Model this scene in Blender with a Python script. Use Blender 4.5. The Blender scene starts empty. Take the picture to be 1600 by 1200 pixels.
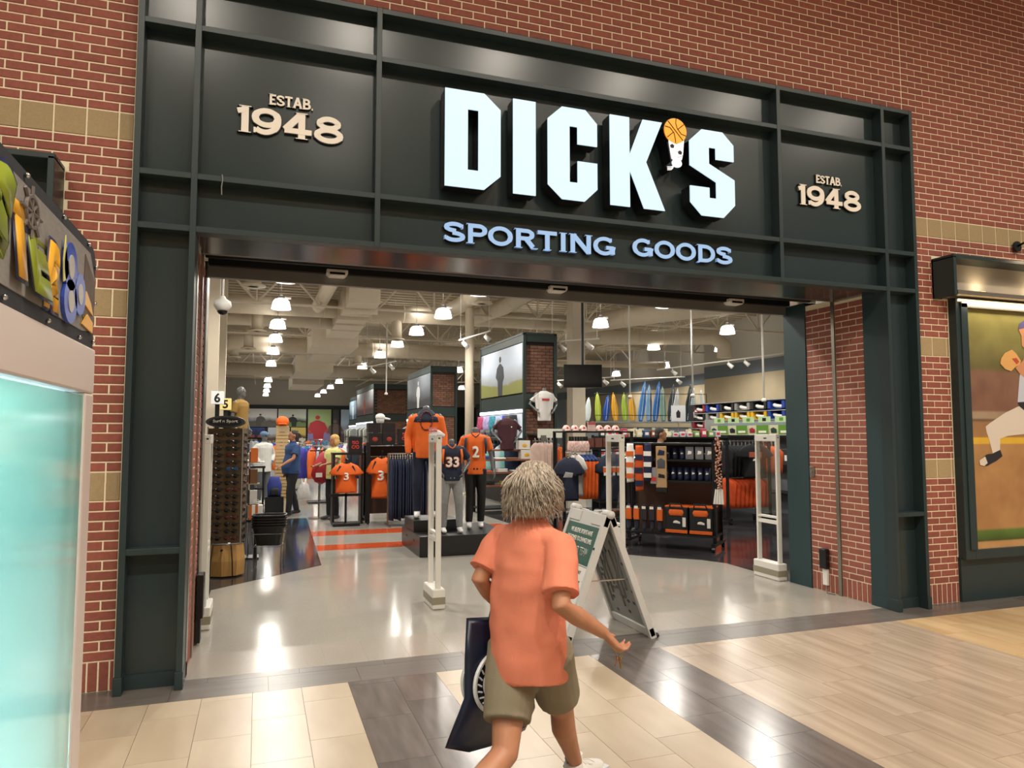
import bpy, bmesh, math, random
from mathutils import Vector, Matrix
random.seed(7)
R=math.radians; PI=math.pi
S=bpy.context.scene; COL=S.collection
# ---------------------------------------------------------------- camera, world, light, exposure
cam_d=bpy.data.cameras.new('camera'); cam=bpy.data.objects.new('camera',cam_d); COL.objects.link(cam)
CAM=Vector((-.6033,-5.6754,1.7559)); YAW,PITCH=.3376,.0688
cam_d.sensor_width=36; cam_d.lens=36*1123.01/1600; cam_d.clip_start=.05; cam_d.clip_end=200
fw=Vector((math.sin(YAW)*math.cos(PITCH),math.cos(YAW)*math.cos(PITCH),math.sin(PITCH)))
cam.location=CAM; cam.rotation_euler=fw.to_track_quat('-Z','Y').to_euler(); S.camera=cam
W=bpy.data.worlds.new('world'); S.world=W; W.use_nodes=True
W.node_tree.nodes['Background'].inputs[0].default_value=(1,.93,.85,1); W.node_tree.nodes['Background'].inputs[1].default_value=.28
S.view_settings.view_transform='Standard'; S.view_settings.look='None'; S.view_settings.gamma=1; S.view_settings.use_curve_mapping=False
S.view_settings.exposure=.0
MALL_LAMP=140.; STORE_LAMP=300.
# ---------------------------------------------------------------- helpers
def lin(h):
    if isinstance(h,str):
        c=[int(h[i:i+2],16)/255 for i in (0,2,4)]
    else: c=[v/255 for v in h]
    return tuple((v/12.92 if v<=.04045 else ((v+.055)/1.055)**2.4) for v in c)+(1,)
MATS={}
def mat(name,col,rough=.6,metal=0,var=0,scale=20,bump=0,bscale=80,emit=None,estr=1,stretch=None,col2=None,trans=0,alpha=1,spec=None,isl=0,coat=0,sheen=0):
    if name in MATS: return MATS[name]
    m=bpy.data.materials.new(name); MATS[name]=m; m.use_nodes=True
    N=m.node_tree.nodes; Lk=m.node_tree.links; b=N['Principled BSDF']
    c=lin(col); b.inputs['Base Color'].default_value=c; b.inputs['Roughness'].default_value=rough; b.inputs['Metallic'].default_value=metal
    if spec is not None: b.inputs['Specular IOR Level'].default_value=spec
    if trans: b.inputs['Transmission Weight'].default_value=trans
    if coat: b.inputs['Coat Weight'].default_value=coat; b.inputs['Coat Roughness'].default_value=.08
    if alpha<1: b.inputs['Alpha'].default_value=alpha
    if emit: b.inputs['Emission Color'].default_value=lin(emit); b.inputs['Emission Strength'].default_value=estr
    if var or bump or col2 or isl:
        tc=N.new('ShaderNodeTexCoord'); mp=N.new('ShaderNodeMapping'); Lk.new(tc.outputs['Object'],mp.inputs[0])
        if stretch: mp.inputs['Scale'].default_value=stretch
        if var or col2:
            oi=N.new('ShaderNodeObjectInfo'); ad=N.new('ShaderNodeVectorMath'); ad.operation='MULTIPLY_ADD'
            Lk.new(oi.outputs['Random'],ad.inputs[0]); ad.inputs[1].default_value=(37,53,11); Lk.new(mp.outputs[0],ad.inputs[2])
            n=N.new('ShaderNodeTexNoise'); n.inputs['Scale'].default_value=scale; n.inputs['Detail'].default_value=6; Lk.new(ad.outputs[0],n.inputs['Vector'])
            rp=N.new('ShaderNodeValToRGB'); Lk.new(n.outputs['Fac'],rp.inputs[0])
            rp.color_ramp.elements[0].position=.32; rp.color_ramp.elements[1].position=.68
            c2=lin(col2) if col2 else tuple(min(1,v*(1+var)) for v in c[:3])+(1,)
            c1=c if col2 else tuple(v*(1-var) for v in c[:3])+(1,)
            rp.color_ramp.elements[0].color=c1; rp.color_ramp.elements[1].color=c2
            out=rp.outputs[0]
            if isl:
                ge=N.new('ShaderNodeNewGeometry'); a2=N.new('ShaderNodeMath'); a2.operation='ADD'
                Lk.new(ge.outputs['Random Per Island'],a2.inputs[0]); Lk.new(oi.outputs['Random'],a2.inputs[1])
                fr=N.new('ShaderNodeMath'); fr.operation='FRACT'; Lk.new(a2.outputs[0],fr.inputs[0])
                mr=N.new('ShaderNodeMapRange'); mr.inputs[3].default_value=1-isl; mr.inputs[4].default_value=1+isl; Lk.new(fr.outputs[0],mr.inputs[0])
                mx=N.new('ShaderNodeVectorMath'); mx.operation='SCALE'; Lk.new(out,mx.inputs[0]); Lk.new(mr.outputs[0],mx.inputs['Scale']); out=mx.outputs[0]
            Lk.new(out,b.inputs['Base Color'])
        if bump:
            nb=N.new('ShaderNodeTexNoise'); nb.inputs['Scale'].default_value=bscale; Lk.new(mp.outputs[0],nb.inputs['Vector'])
            bp=N.new('ShaderNodeBump'); bp.inputs['Strength'].default_value=bump; bp.inputs['Distance'].default_value=.01
            Lk.new(nb.outputs['Fac'],bp.inputs['Height']); Lk.new(bp.outputs[0],b.inputs['Normal'])
    return m
class MB:
    def __init__(s): s.v=[]; s.f=[]; s.x=None
    def T(s,m): s.x=m; return s
    def add(s,vs,fs):
        o=len(s.v)
        if s.x is not None: vs=[tuple(s.x@Vector(p)) for p in vs]
        s.v+=[tuple(p) for p in vs]; s.f+=[tuple(o+i for i in f) for f in fs]; return s
    def box(s,x0,x1,y0,y1,z0,z1):
        return s.add([(x0,y0,z0),(x1,y0,z0),(x1,y1,z0),(x0,y1,z0),(x0,y0,z1),(x1,y0,z1),(x1,y1,z1),(x0,y1,z1)],
          [(0,3,2,1),(4,5,6,7),(0,1,5,4),(1,2,6,5),(2,3,7,6),(3,0,4,7)])
    def ring(s,pts_list,caps=True,close=True):
        n=len(pts_list[0]); vs=[p for r in pts_list for p in r]; fs=[]
        for i in range(len(pts_list)-1):
            for j in range(n):
                k=(j+1)%n; fs.append((i*n+j,i*n+k,(i+1)*n+k,(i+1)*n+j))
        if caps: fs.append(tuple(range(n-1,-1,-1))); fs.append(tuple((len(pts_list)-1)*n+i for i in range(n)))
        return s.add(vs,fs)
    def limb(s,pr,n=10,round_=False,flat=1.0,ref=None):
        P=[Vector(p) for p,_ in pr]; rr=[r for _,r in pr]
        if round_:
            d0=(P[0]-P[1]).normalized(); d1=(P[-1]-P[-2]).normalized()
            P=[P[0]+d0*rr[0]*.85]+P+[P[-1]+d1*rr[-1]*.85]; rr=[rr[0]*.45]+rr+[rr[-1]*.45]
        rings=[]; up=Vector(ref) if ref else None
        for i,p in enumerate(P):
            t=(P[min(i+1,len(P)-1)]-P[max(i-1,0)]).normalized()
            if up is None:
                up=Vector((0,0,1)) if abs(t.z)<.9 else Vector((0,1,0))
            a=t.cross(up)
            if a.length<1e-6: a=t.orthogonal()
            a.normalize(); b=a.cross(t).normalized()
            if not ref: up=b
            rings.append([tuple(p+(a*math.cos(2*PI*k/n)+b*flat*math.sin(2*PI*k/n))*rr[i]) for k in range(n)])
        return s.ring(rings)
    def cyl(s,p,q,r,r2=None,n=12): return s.limb([(p,r),(q,r if r2 is None else r2)],n)
    def tube(s,pts,r,n=6): return s.limb([(p,r) for p in pts],n)
    def lathe(s,prof,n=20,c=(0,0,0)):
        return s.ring([[(c[0]+r*math.cos(2*PI*k/n),c[1]+r*math.sin(2*PI*k/n),c[2]+z) for k in range(n)] for r,z in prof])
    def loft(s,rings,n=18,e=2.0):
        # rings: (cx,cy,cz,rx,ry)
        out=[]
        for cx,cy,cz,rx,ry in rings:
            r=[]
            for k in range(n):
                a=2*PI*k/n; ca,sa=math.cos(a),math.sin(a)
                r.append((cx+rx*math.copysign(abs(ca)**(2/e),ca),cy+ry*math.copysign(abs(sa)**(2/e),sa),cz))
            out.append(r)
        return s.ring(out)
    def ell(s,c,r,n=14,m=9):
        return s.ring([[(c[0]+r[0]*math.sin(PI*i/m)*math.cos(2*PI*k/n),c[1]+r[1]*math.sin(PI*i/m)*math.sin(2*PI*k/n),c[2]-r[2]*math.cos(PI*i/m)) for k in range(n)] for i in [.25]+list(range(1,m))+[m-.25]])
    def prism(s,poly,y0,y1):
        n=len(poly); ar=sum(poly[i][0]*poly[(i+1)%n][1]-poly[(i+1)%n][0]*poly[i][1] for i in range(n))
        if ar<0: poly=poly[::-1]
        return s.add([(x,y0,z) for x,z in poly]+[(x,y1,z) for x,z in poly],
          [tuple(range(n)),tuple(range(2*n-1,n-1,-1))]+[(i,n+i,n+(i+1)%n,(i+1)%n) for i in range(n)])
    def puff(s,poly,c,d,y=0):
        # pillow-like sheet with the given (x,z) outline, c centre
        n=len(poly); rs=[]
        for q,dy in ((.0,-1),(.55,-.85),(.9,-.45),(1,0),(.9,.45),(.55,.85),(.0,1)):
            q=max(q,.02); rs.append([(c[0]+(x-c[0])*q,y+dy*d,c[1]+(z-c[1])*q) for x,z in poly])
        return s.ring(rs)
    def mesh(s,name='m'):
        me=bpy.data.meshes.new(name); me.from_pydata(s.v,[],s.f); bm=bmesh.new(); bm.from_mesh(me)
        bmesh.ops.recalc_face_normals(bm,faces=bm.faces); bm.to_mesh(me); bm.free(); return me
    def obj(s,name,m,parent=None,smooth=False,bevel=0,vox=0,sm=0,sub=0,seg=2):
        me=s.mesh(name); return link(name,me,m,parent,smooth,bevel,vox,sm,sub,seg)
def link(name,me,m,parent=None,smooth=False,bevel=0,vox=0,sm=0,sub=0,seg=2):
    o=bpy.data.objects.new(name,me); COL.objects.link(o)
    if m is not None and not me.materials: me.materials.append(mat(*m) if isinstance(m,tuple) else m)
    if parent: o.parent=parent
    if vox:
        k=o.modifiers.new('r','REMESH'); k.mode='VOXEL'; k.voxel_size=vox; k.use_smooth_shade=True
        if sm: q=o.modifiers.new('s','SMOOTH'); q.iterations=sm; q.factor=.5
    if bevel: k=o.modifiers.new('b','BEVEL'); k.width=bevel; k.segments=seg; k.limit_method='ANGLE'
    if sub: k=o.modifiers.new('u','SUBSURF'); k.levels=sub; k.render_levels=sub
    if smooth:
        for p in me.polygons: p.use_smooth=True
    return o
def tag(o,label,cat=None,group=None,kind=None):
    o['label']=label
    if cat: o['category']=cat
    if group: o['group']=group
    if kind: o['kind']=kind
    return o
def thing(name,label,cat,loc=(0,0,0),rz=0,group=None):
    o=bpy.data.objects.new(name,None); COL.objects.link(o); o.location=loc; o.rotation_euler=(0,0,rz); o.empty_display_size=.1
    return tag(o,label,cat,group)
KIDS={}
def kids(o): return [c for c in COL.objects if c.parent==o]
def dup(o,loc=None,rz=None,label=None,group=None,parent=None,ch=None):
    c=o.copy(); COL.objects.link(c); c.parent=parent
    if loc is not None: c.location=loc
    if rz is not None: c.rotation_euler=(0,0,rz)
    if label: c['label']=label
    if group: c['group']=group
    for k in o.children: dup(k,parent=c)
    return c
def Mx(loc=(0,0,0),rz=0,rx=0,ry=0,s=1):
    return Matrix.Translation(loc)@Matrix.Rotation(rz,4,'Z')@Matrix.Rotation(ry,4,'Y')@Matrix.Rotation(rx,4,'X')@Matrix.Scale(s,4)
TXT={}
def text(body,w=None,h=None,ext=.004,bold=0,space=1):
    """built-in font as mesh data in the x-z plane facing -y, centred, fitted to w x h"""
    key=(body,w,h,ext,bold)
    if key in TXT: return TXT[key]
    cu=bpy.data.curves.new('t','FONT'); cu.body=body; cu.size=1; cu.offset=bold; cu.resolution_u=3; cu.align_x='CENTER'; cu.space_line=.95; cu.space_character=space
    o=bpy.data.objects.new('t',cu); me=bpy.data.meshes.new_from_object(o); bpy.data.objects.remove(o)
    vs=[v.co.copy() for v in me.vertices]
    x0,x1=min(v.x for v in vs),max(v.x for v in vs); y0,y1=min(v.y for v in vs),max(v.y for v in vs)
    sx=w/(x1-x0) if w else None; sy=h/(y1-y0) if h else sx
    if sx is None: sx=sy
    bm=bmesh.new(); bm.from_mesh(me)
    for v in bm.verts: v.co=Vector(((v.co.x-(x0+x1)/2)*sx,0,(v.co.y-(y0+y1)/2)*sy))
    if ext>0:
        r=bmesh.ops.extrude_face_region(bm,geom=bm.faces[:])
        for v in [e for e in r['geom'] if isinstance(e,bmesh.types.BMVert)]: v.co.y-=ext
        bmesh.ops.recalc_face_normals(bm,faces=bm.faces)
    m2=bpy.data.meshes.new('text'); bm.to_mesh(m2); bm.free(); TXT[key]=m2; return m2
def put_text(name,parent,body,m,loc,w=None,h=None,ext=.004,bold=0,rot=(0,0,0),wrap=None):
    me=text(body,w,h,ext,bold).copy()
    if wrap:
        rx,ry=wrap
        bm=bmesh.new(); bm.from_mesh(me); bmesh.ops.triangulate(bm,faces=bm.faces); bmesh.ops.subdivide_edges(bm,edges=[e for e in bm.edges if e.calc_length()>.03],cuts=2)
        for v in bm.verts: v.co.y+=ry*(1-math.sqrt(max(0,1-(v.co.x/rx)**2)))
        bm.to_mesh(me); bm.free()
    o=link(name,me,m,parent); o.location=loc; o.rotation_euler=rot; return o
# serif stroke lettering (strokes in a unit cell, x 0..w, z 0..1)
def arc(cx,cz,rx,rz,a0,a1,n=14): return [(cx+rx*math.cos(R(a0+(a1-a0)*i/n)),cz+rz*math.sin(R(a0+(a1-a0)*i/n))) for i in range(n+1)]
t_=.2
GL={'S':(.86,[arc(.43,.735,.30,.165,20,270)+arc(.43,.265,.33,.175,90,-160)],[(.74,.80),(.09,.2)]),
'P':(.86,[[(.2,0),(.2,1)],[(.2,.9)]+arc(.52,.68,.24,.22,90,-90)+[(.2,.46)]],[(.2,0),(.2,1)]),
'O':(1.05,[arc(.525,.5,.40,.40,0,360,28)],[]),
'R':(.95,[[(.2,0),(.2,1)],[(.2,.9)]+arc(.54,.70,.22,.20,90,-90)+[(.2,.5)],[(.5,.5),(.8,.06)]],[(.2,0),(.2,1),(.84,0)]),
'T':(.9,[[(.45,0),(.45,1)],[(.05,.9),(.85,.9)]],[(.45,0)]),
'I':(.45,[[(.22,0),(.22,1)]],[(.22,0),(.22,1)]),
'N':(1.05,[[(.18,0),(.18,1)],[(.87,0),(.87,1)],[(.2,.95),(.85,.05)]],[(.18,0),(.18,1),(.87,1)]),
'G':(1.05,[arc(.52,.5,.40,.40,45,360,26),[(.92,.42),(.6,.42)],[(.88,.46),(.88,.08)]],[(.8,.84)]),
'D':(1.0,[[(.2,0),(.2,1)],[(.2,.9),(.45,.9)]+arc(.45,.5,.4,.4,90,-90)+[(.2,.1)]],[(.2,0),(.2,1)]),
'E':(.8,[[(.2,0),(.2,1)],[(.2,.9),(.75,.9)],[(.2,.5),(.6,.5)],[(.2,.1),(.76,.1)]],[(.2,0),(.2,1)]),
'A':(1.0,[[(.12,0),(.5,1)],[(.88,0),(.5,1)],[(.25,.33),(.75,.33)]],[(.12,0),(.88,0)]),
'B':(.95,[[(.2,0),(.2,1)],[(.2,.91),(.5,.91)]+arc(.52,.73,.2,.18,90,-90)+[(.2,.55)],[(.2,.5),(.55,.5)]+arc(.56,.3,.25,.2,90,-90)+[(.2,.1)]],[(.2,0),(.2,1)]),
'.':(.3,[[(.08,.09),(.22,.09)]],[]),' ':(.45,[],[]),
'1':(.5,[[(.3,0),(.3,1)],[(.06,.78),(.3,.86)]],[(.3,0),(.3,1)]),
'9':(1.0,[arc(.48,.64,.36,.27,0,360,24),arc(.42,.55,.42,.46,10,-130,16)],[(.1,.14)]),
'4':(1.02,[[(.62,0),(.62,1)],[(.58,.93),(.08,.3)],[(.06,.28),(.95,.28)]],[(.62,0),(.62,1)]),
'8':(1.0,[arc(.5,.74,.30,.18,0,360,24),arc(.5,.28,.38,.21,0,360,24)],[])}
def glyph(ch,wd,ht,y0,y1,th=.2):
    w,st,se=GL[ch]; mb=MB()
    sx=wd; t=th*ht
    for si,L in enumerate(st):
        y0-=.0012; P=[(x*sx*ht,z*ht) for x,z in L]; cl=math.dist(P[0],P[-1])<1e-6 and len(P)>3; n=len(P); out=[];inn=[]
        for i in range(n):
            if cl: a,b=P[(i-1)%(n-1)],P[(i+1)%(n-1)]
            else: a,b=P[max(i-1,0)],P[min(i+1,n-1)]
            dx,dz=b[0]-a[0],b[1]-a[1]; l=math.hypot(dx,dz) or 1; tx=t*(.5 if abs(dz)>abs(dx) else .40)
            out.append((P[i][0]-dz/l*tx,P[i][1]+dx/l*tx)); inn.append((P[i][0]+dz/l*tx,P[i][1]-dx/l*tx))
        for i in range(n-1): mb.prism([out[i],out[i+1],inn[i+1],inn[i]],y0,y1)
    for x,z in se:
        y0-=.0006; X,Z=x*sx*ht,z*ht; d=t*.85
        if z in(0,1): mb.prism([(X-d,Z-.03*ht if z else Z),(X+d,Z-.03*ht if z else Z),(X+d,Z+(.0 if z else .03*ht)),(X-d,Z+(.0 if z else .03*ht))],y0,y1)
        else: mb.prism([(X-.03*ht,Z-.1*ht),(X+.05*ht,Z-.1*ht),(X+.05*ht,Z+.1*ht),(X-.03*ht,Z+.1*ht)],y0,y1)
    return mb,w*sx*ht
def word(txt,x0,x1,z0,ht,y0,y1,m,parent,edge=None,th=.2,name='letter'):
    tot=sum(GL[c][0] for c in txt)*ht; k=(x1-x0)/tot; x=x0
    for c in txt:
        if c!=' ':
            g,w=glyph(c,k,ht,y0,y1,th); o=g.obj(name,m,parent); o.location=(x,0,z0)
            if edge:
                e,_=glyph(c,k,ht,y0+.006,y1+.02,th+.07); e.obj('letter_edge',edge,o)
        x+=GL[c][0]*k*ht
# ---------------------------------------------------------------- materials
BRICK=mat('brick','945447',.75,0,.10,30,.25,120,isl=.10)
JBRICK=BRICK
MORTAR=mat('mortar','F2E6C8',.9,0,.05,60)
TAN=mat('tan_block','A89470',.85,0,.06,60,.2,150,isl=.04)
GREEN=mat('frame_green','29383A',.36,0,.05,3,.02,30,spec=.45)
PANEL=mat('panel_green','283638',.24,0,.05,2,.006,20,spec=.5)
GREENB=mat('column_green','213A3E',.45)
STEEL=mat('steel','A9A59C',.28,1,.08,4,stretch=(1,1,.1))
DARKSTEEL=mat('dark_steel','8A8A88',.4,.55)
BLACK=mat('black','0B0C0E',.5)
BLACKG=mat('black_gloss','121316',.25)
BLACKM=mat('black_metal','17181A',.42,.3)
WHITE=mat('white_plastic','E6E4DE',.35)
WHITEP=mat('white_paint','DEDCD6',.5)
CHROME=mat('chrome','C8C8C8',.12,1)
GLASS=mat('glass','DDEBE8',.05,0,trans=1)
def tilemat(n,c,c2,st,sc=3,rough=.3,var=0):
    return mat(n,c,rough,0,0,sc,.0,40,stretch=st,col2=c2,isl=.05)
T_BEIGE=tilemat('tile_beige','BFB09A','B09F87',(2.2,.7,1),2.2)
T_WARM=tilemat('tile_warm','CDB48C','B99A72',(3,.35,1),2.2)
T_DARK=tilemat('tile_dark','5C5553','736B67',(5,.7,1),2.5,.2)
T_TAUPE=tilemat('tile_taupe','A3927F','BBAA97',(6,.45,1),2.2,.24)
T_BORDER=tilemat('tile_border','605A56','6E6863',(.5,6,1),2.5,.3)
GROUT=mat('grout','4F4740',.9)
S_FLOOR=mat('store_floor','ABA79F',.13,0,0,160,.02,2.2,col2='9B978E')
S_TILE=mat('store_tile','A9A39A',.2,0,0,150,.0,3,col2='9B958C',isl=.02)
S_BLACK=mat('store_black_floor','2C2B2E',.1,0,0,3,.01,3,col2='3E3D40')
S_ORANGE=mat('store_orange_floor','C2512C',.13)
BEIGE=mat('ceiling_beige','B3A793',.7,0,.03,8)
DUCT=mat('duct_beige','CCC0AC',.55,0,.03,6)
WALLB=mat('store_wall_beige','A99B80',.8,0,.04,1.5)
WALLU=mat('store_wall_grey','A9A49A',.8)
BAND=mat('store_band','5B646B',.7)
# ---------------------------------------------------------------- brick walls
C_=.06773; BW=.2032; J=.0115
def in_view(p):
    q=Vector(p)-CAM; d=q.dot(fw)
    if d<.1: return None
    r=Vector((math.cos(YAW),-math.sin(YAW),0)); u=r.cross(fw)
    X,Y=800+1123*q.dot(r)/d,600-1123*q.dot(u)/d
    return d if -30<X<1630 and -30<Y<1230 else None
brick_me={}
def brick_mesh(w,h,name='brick'):
    k=(round(w,4),round(h,4),name)
    if k not in brick_me:
        mb=MB(); b=.003; a=w/2; c=h/2
        mb.add([(-a,.02,-c),(a,.02,-c),(a,.02,c),(-a,.02,c),(-a,.003,-c),(a,.003,-c),(a,.003,c),(-a,.003,c),(-a+b,0,-c+b),(a-b,0,-c+b),(a-b,0,c-b),(-a+b,0,c-b)],
          [(0,1,5,4),(1,2,6,5),(2,3,7,6),(3,0,4,7),(4,5,9,8),(5,6,10,9),(6,7,11,10),(7,4,8,11),(8,9,10,11)])
        brick_me[k]=mb
    return brick_me[k]
def bond(x0,x1,z1,phase,bands=(19,38,57),holes=()):
    """bricks of one wall: (cx,cz,w,h,kind)"""
    out=[]
    def clip(a,b,za,zb,kind):
        a2,b2=max(a,x0),min(b,x1)
        for hx0,hx1,hz0,hz1 in holes:
            if zb>hz0+.01 and za<hz1-.01:
                if a2>=hx0-.001 and b2<=hx1+.001: return
                if a2<hx0<b2: b2=hx0
                elif a2<hx1<b2: a2=hx1
        if b2-a2>.022: out.append(((a2+b2)/2,(za+zb)/2,b2-a2-J,zb-za-J,kind))
    n=int((z1)/C_)
    x=x0-(x0-phase)%(BW/3)
    while x<x1: clip(x,x+BW/3,0,3*C_,'s'); x+=BW/3
    c=3
    while c<n:
        if c in bands:
            x=x0-(x0-phase)%BW
            while x<x1: clip(x,x+BW,c*C_,(c+3)*C_,'t'); x+=BW
            c+=3; continue
        ph=phase+(BW/2 if c%2 else 0); x=x0-(x0-ph)%BW
        while x<x1: clip(x,x+BW,c*C_,(c+1)*C_,'b'); x+=BW
        c+=1
    return out
def brick_wall(name,label,bricks,back,M,limit=300):
    o=back.obj(name,MORTAR); tag(o,label,None,None,'structure')
    sc=[]
    for b in bricks:
        p=M@Vector((b[0],0,b[1])); d=in_view(p); sc.append((-(b[2]/d) if d else 0,b))
    sc.sort(key=lambda t:t[0]); sh={}
    rest=MB(); restt=MB()
    for i,(s_,b) in enumerate(sc):
        me=brick_mesh(b[2],b[3]); X=M@Matrix.Translation((b[0],0,b[1]))
        if i<limit and s_<0:
            k=(round(b[2],4),round(b[3],4),b[4]=='t')
            if k not in sh: sh[k]=me.mesh('brick'); sh[k].materials.append(TAN if b[4]=='t' else BRICK)
            q=bpy.data.objects.new('stone_block' if b[4]=='t' else 'brick',sh[k]); COL.objects.link(q); q.parent=o; q.matrix_local=X
        else:
            r=restt if b[4]=='t' else rest; r.x=X; r.add(me.v,me.f)
    if rest.v: q=rest.obj('brickwork',BRICK,o); q['kind']='stuff'
    if restt.v: q=restt.obj('blockwork',TAN,o); q['kind']='stuff'
    return o
I4=Matrix.Identity(4); PH=6.12
FX0,FX1,FZ=-1.505,5.82,5.155
bk=MB().box(-6,FX0,.006,.3,0,7.9)
brick_wall('wall_left','red brick mall wall with tan block bands left of the entrance',bond(-3.4,FX0,6.4,-2.2137,holes=((-9,-1.93,0,3.62),)),bk,I4)
bk=MB().box(FX1,14,.006,.3,0,7.9)
brick_wall('wall_right','red brick mall wall with tan block bands right of the entrance',bond(FX1,9.6,7.6,PH,holes=((6.16,20,3.19,3.62),(6.36,20,0,3.2))),bk,I4)
bk=MB().box(FX0,FX1,.006,.3,FZ-.1,7.9)
ub=[b for b in bond(FX0,FX1,7.6,PH,()) if b[1]>FZ]
brick_wall('wall_upper','red brick mall wall above the dark storefront surround',ub,bk,I4)
# entrance side walls (jambs), facing across the opening
XR=5.39; XL=-1.075
def jamb(name,label,X,M,lim,segs):
    bs=[]
    for a,b in segs: bs+=[q for q in bond(a,b,3.24,a,())]
    bk=MB(); bk.x=M
    for a,b in segs: bk.box(a,b,.006,.2,0,3.24)
    return brick_wall(name,label,bs,bk,M,lim)
MR=Matrix.Translation((XR,0,0))@Matrix.Rotation(R(-90),4,'Z')@Matrix.Scale(-1,4,(1,0,0))
MR=Matrix(((0,1,0,XR),(1,0,0,0),(0,0,1,0),(0,0,0,1)))
ML=Matrix(((0,-1,0,XL),(1,0,0,0),(0,0,1,0),(0,0,0,1)))
jamb('wall_entrance_right','red brick side wall of the entrance beside the dark column',XR,MR,300,((.2,.6),(.645,1.05)))
jamb('wall_entrance_left','narrow red brick side wall of the entrance by the sunglasses tower',XL,ML,0,((.2,.6),(.645,1.05)))
# jamb trims
def trim(n,mb,m,label,bevel=0):
    return tag(mb.obj('trim_%d'%n,m,bevel=bevel),label,None,None,'structure')
trim(1,MB().box(XR-.012,XR+.03,.6,.645,0,3.25),STEEL,'steel shutter guide between the brick panels of the right side wall')
trim(2,MB().box(XL-.03,XL+.014,.6,.645,0,3.25),STEEL,'steel shutter guide between the brick panels of the left side wall')
trim(3,MB().box(XL-.02,XL+.012,.1,.2,.0,3.2),STEEL,'brushed steel edge strip behind the left frame leg')
trim(4,MB().box(XL-.2,XL+.006,1.05,1.09,0,3.25).box(XL-.2,XL+.004,1.09,1.14,0,3.25),BLACKM,'black door track on the left side wall')
trim(5,MB().box(XL-.3,XL+.01,1.14,1.42,0,3.28),STEEL,'steel clad column at the inner left corner of the entrance')
tag(MB().box(XR-.01,XR+.5,1.05,1.41,0,3.28).obj('trim_6',GREENB),'dark green painted column at the inner right corner of the entrance',None,None,'structure')
trim(7,MB().box(XL,XR,1.36,1.42,3.185,3.285),DARKSTEEL,'dull steel lintel across the inside of the entrance')
trim(8,MB().box(XL,XR,.52,.575,3.205,3.29),mat('lip','6E665C',.4,.6),'pale metal lip along the shutter slot over the entrance')
trim(9,MB().box(XL,XR,.575,1.36,3.42,3.5).box(XL,XR,1.3,1.36,3.285,3.45).box(XL,XR,.575,.6,3.28,3.45),BLACK,'black recess of the rolling shutter over the entrance')
SH=MB(); SH.cyl((XL,.98,3.345),(XR,.98,3.345),.072,n=20)
tag(SH.obj('rolling_shutter',BLACKM,smooth=True),'rolled up black security shutter in the slot over the entrance','shutter')
tag(MB().box(-1.5,5.8,.2,1.4,3.5,3.7).obj('ceiling_entrance',BLACK),'dark structure above the entrance passage',None,None,'structure')
# ---------------------------------------------------------------- storefront surround
SF=thing('storefront_surround','dark green metal panelled surround framing the whole store entrance','storefront',(0,0,0))
V=[-1.4627,-1.0868,.229,4.0841,5.3935,5.7774]; H=[5.1182,4.7223,3.6109,3.2234,.9466]; YF=-.1332; YP=-.015
fwid=.042
def fin(x0,x1,z0,z1,y0=YF): return MB().box(x0,x1,y0,YP+.01,z0,z1).obj('fin',GREEN,SF,bevel=.002)
def pan(x0,x1,z0,z1): return MB().box(x0,x1,YP,.2,z0,z1).obj('panel',PANEL,SF)
h=fwid/2
for i,x in enumerate(V):
    fin(x-h,x+h,(.12 if i in(0,1,4,5) else H[3]-h),H[0]+h,YF-.002)
for z in H[:4]:
    for i in range(5): fin(V[i]+h,V[i+1]-h,z-h,z+h)
for a,b in((0,1),(4,5)): fin(V[a]+h,V[b]-h,H[4]-h,H[4]+h)
for i in range(5):
    for k in range(3): pan(V[i],V[i+1],H[k+1],H[k])
for a,b in((0,1),(4,5)):
    pan(V[a],V[b],H[4],H[3]); pan(V[a],V[b],0,H[4])
    MB().box(V[a]-h-.006,V[a]+h+.006,YF-.012,YP,0,.12).obj('plinth',GREEN,SF,bevel=.003)
    MB().box(V[b]-h-.006,V[b]+h+.006,YF-.012,YP,0,.12).obj('plinth',GREEN,SF,bevel=.003)
    MB().box(V[a]+h+.006,V[b]-h-.006,YP-.02,YP+.01,0,.1).obj('skirting',GREEN,SF)
# returns of the legs and soffit
MB().box(V[1]-h,XL+.008,YP+.011,.2,0,H[3]).obj('leg_return',GREENB,SF)
MB().box(V[1]-h,XL+.012,-.1,.2,0,.11).obj('skirting',GREENB,SF)
MB().box(XR-.006,V[4]+h,YF,.2,0,H[3]).obj('leg_return',GREENB,SF)
MB().box(XR-.012,V[4]+h,YF-.01,.2,0,.11).obj('skirting',GREENB,SF)
MB().box(V[1]+h,V[4]-h,YP,.52,3.204,3.23).obj('soffit',mat('soffit','33383A',.16,.4,spec=.6),SF)
MB().box(V[1],V[4],-.01,.2,3.22,3.24).obj('soffit_backing',BLACK,SF)
# sensors under the lintel
for i,(x,nm) in enumerate(((.065,'nearest the sunglasses tower'),(2.351,'over the middle of the entrance'),(4.588,'nearest the green corner column'))):
    s_=thing('door_sensor','small white motion sensor under the black lintel, '+nm,'sensor',(x,1.28,3.285))
    MB().prism([(-.1,.03),(-.1,-.01),(-.07,-.035),(.07,-.035),(.1,-.01),(.1,.03)],-.045,.085).obj('housing',WHITEP,s_,bevel=.008)
    MB().box(-.07,.07,-.05,-.044,-.02,.0).obj('lens',BLACKG,s_)
# dangling string on the left panel
tg=MB().tube([(-.9,-.137,3.64),(-.895,-.15,3.6),(-.902,-.145,3.55),(-.9,-.14,3.49)],.004); tag(tg.obj('string',mat('string','8C8A80',.9)),'short frayed string hanging from the left panel ledge','string')
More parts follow.
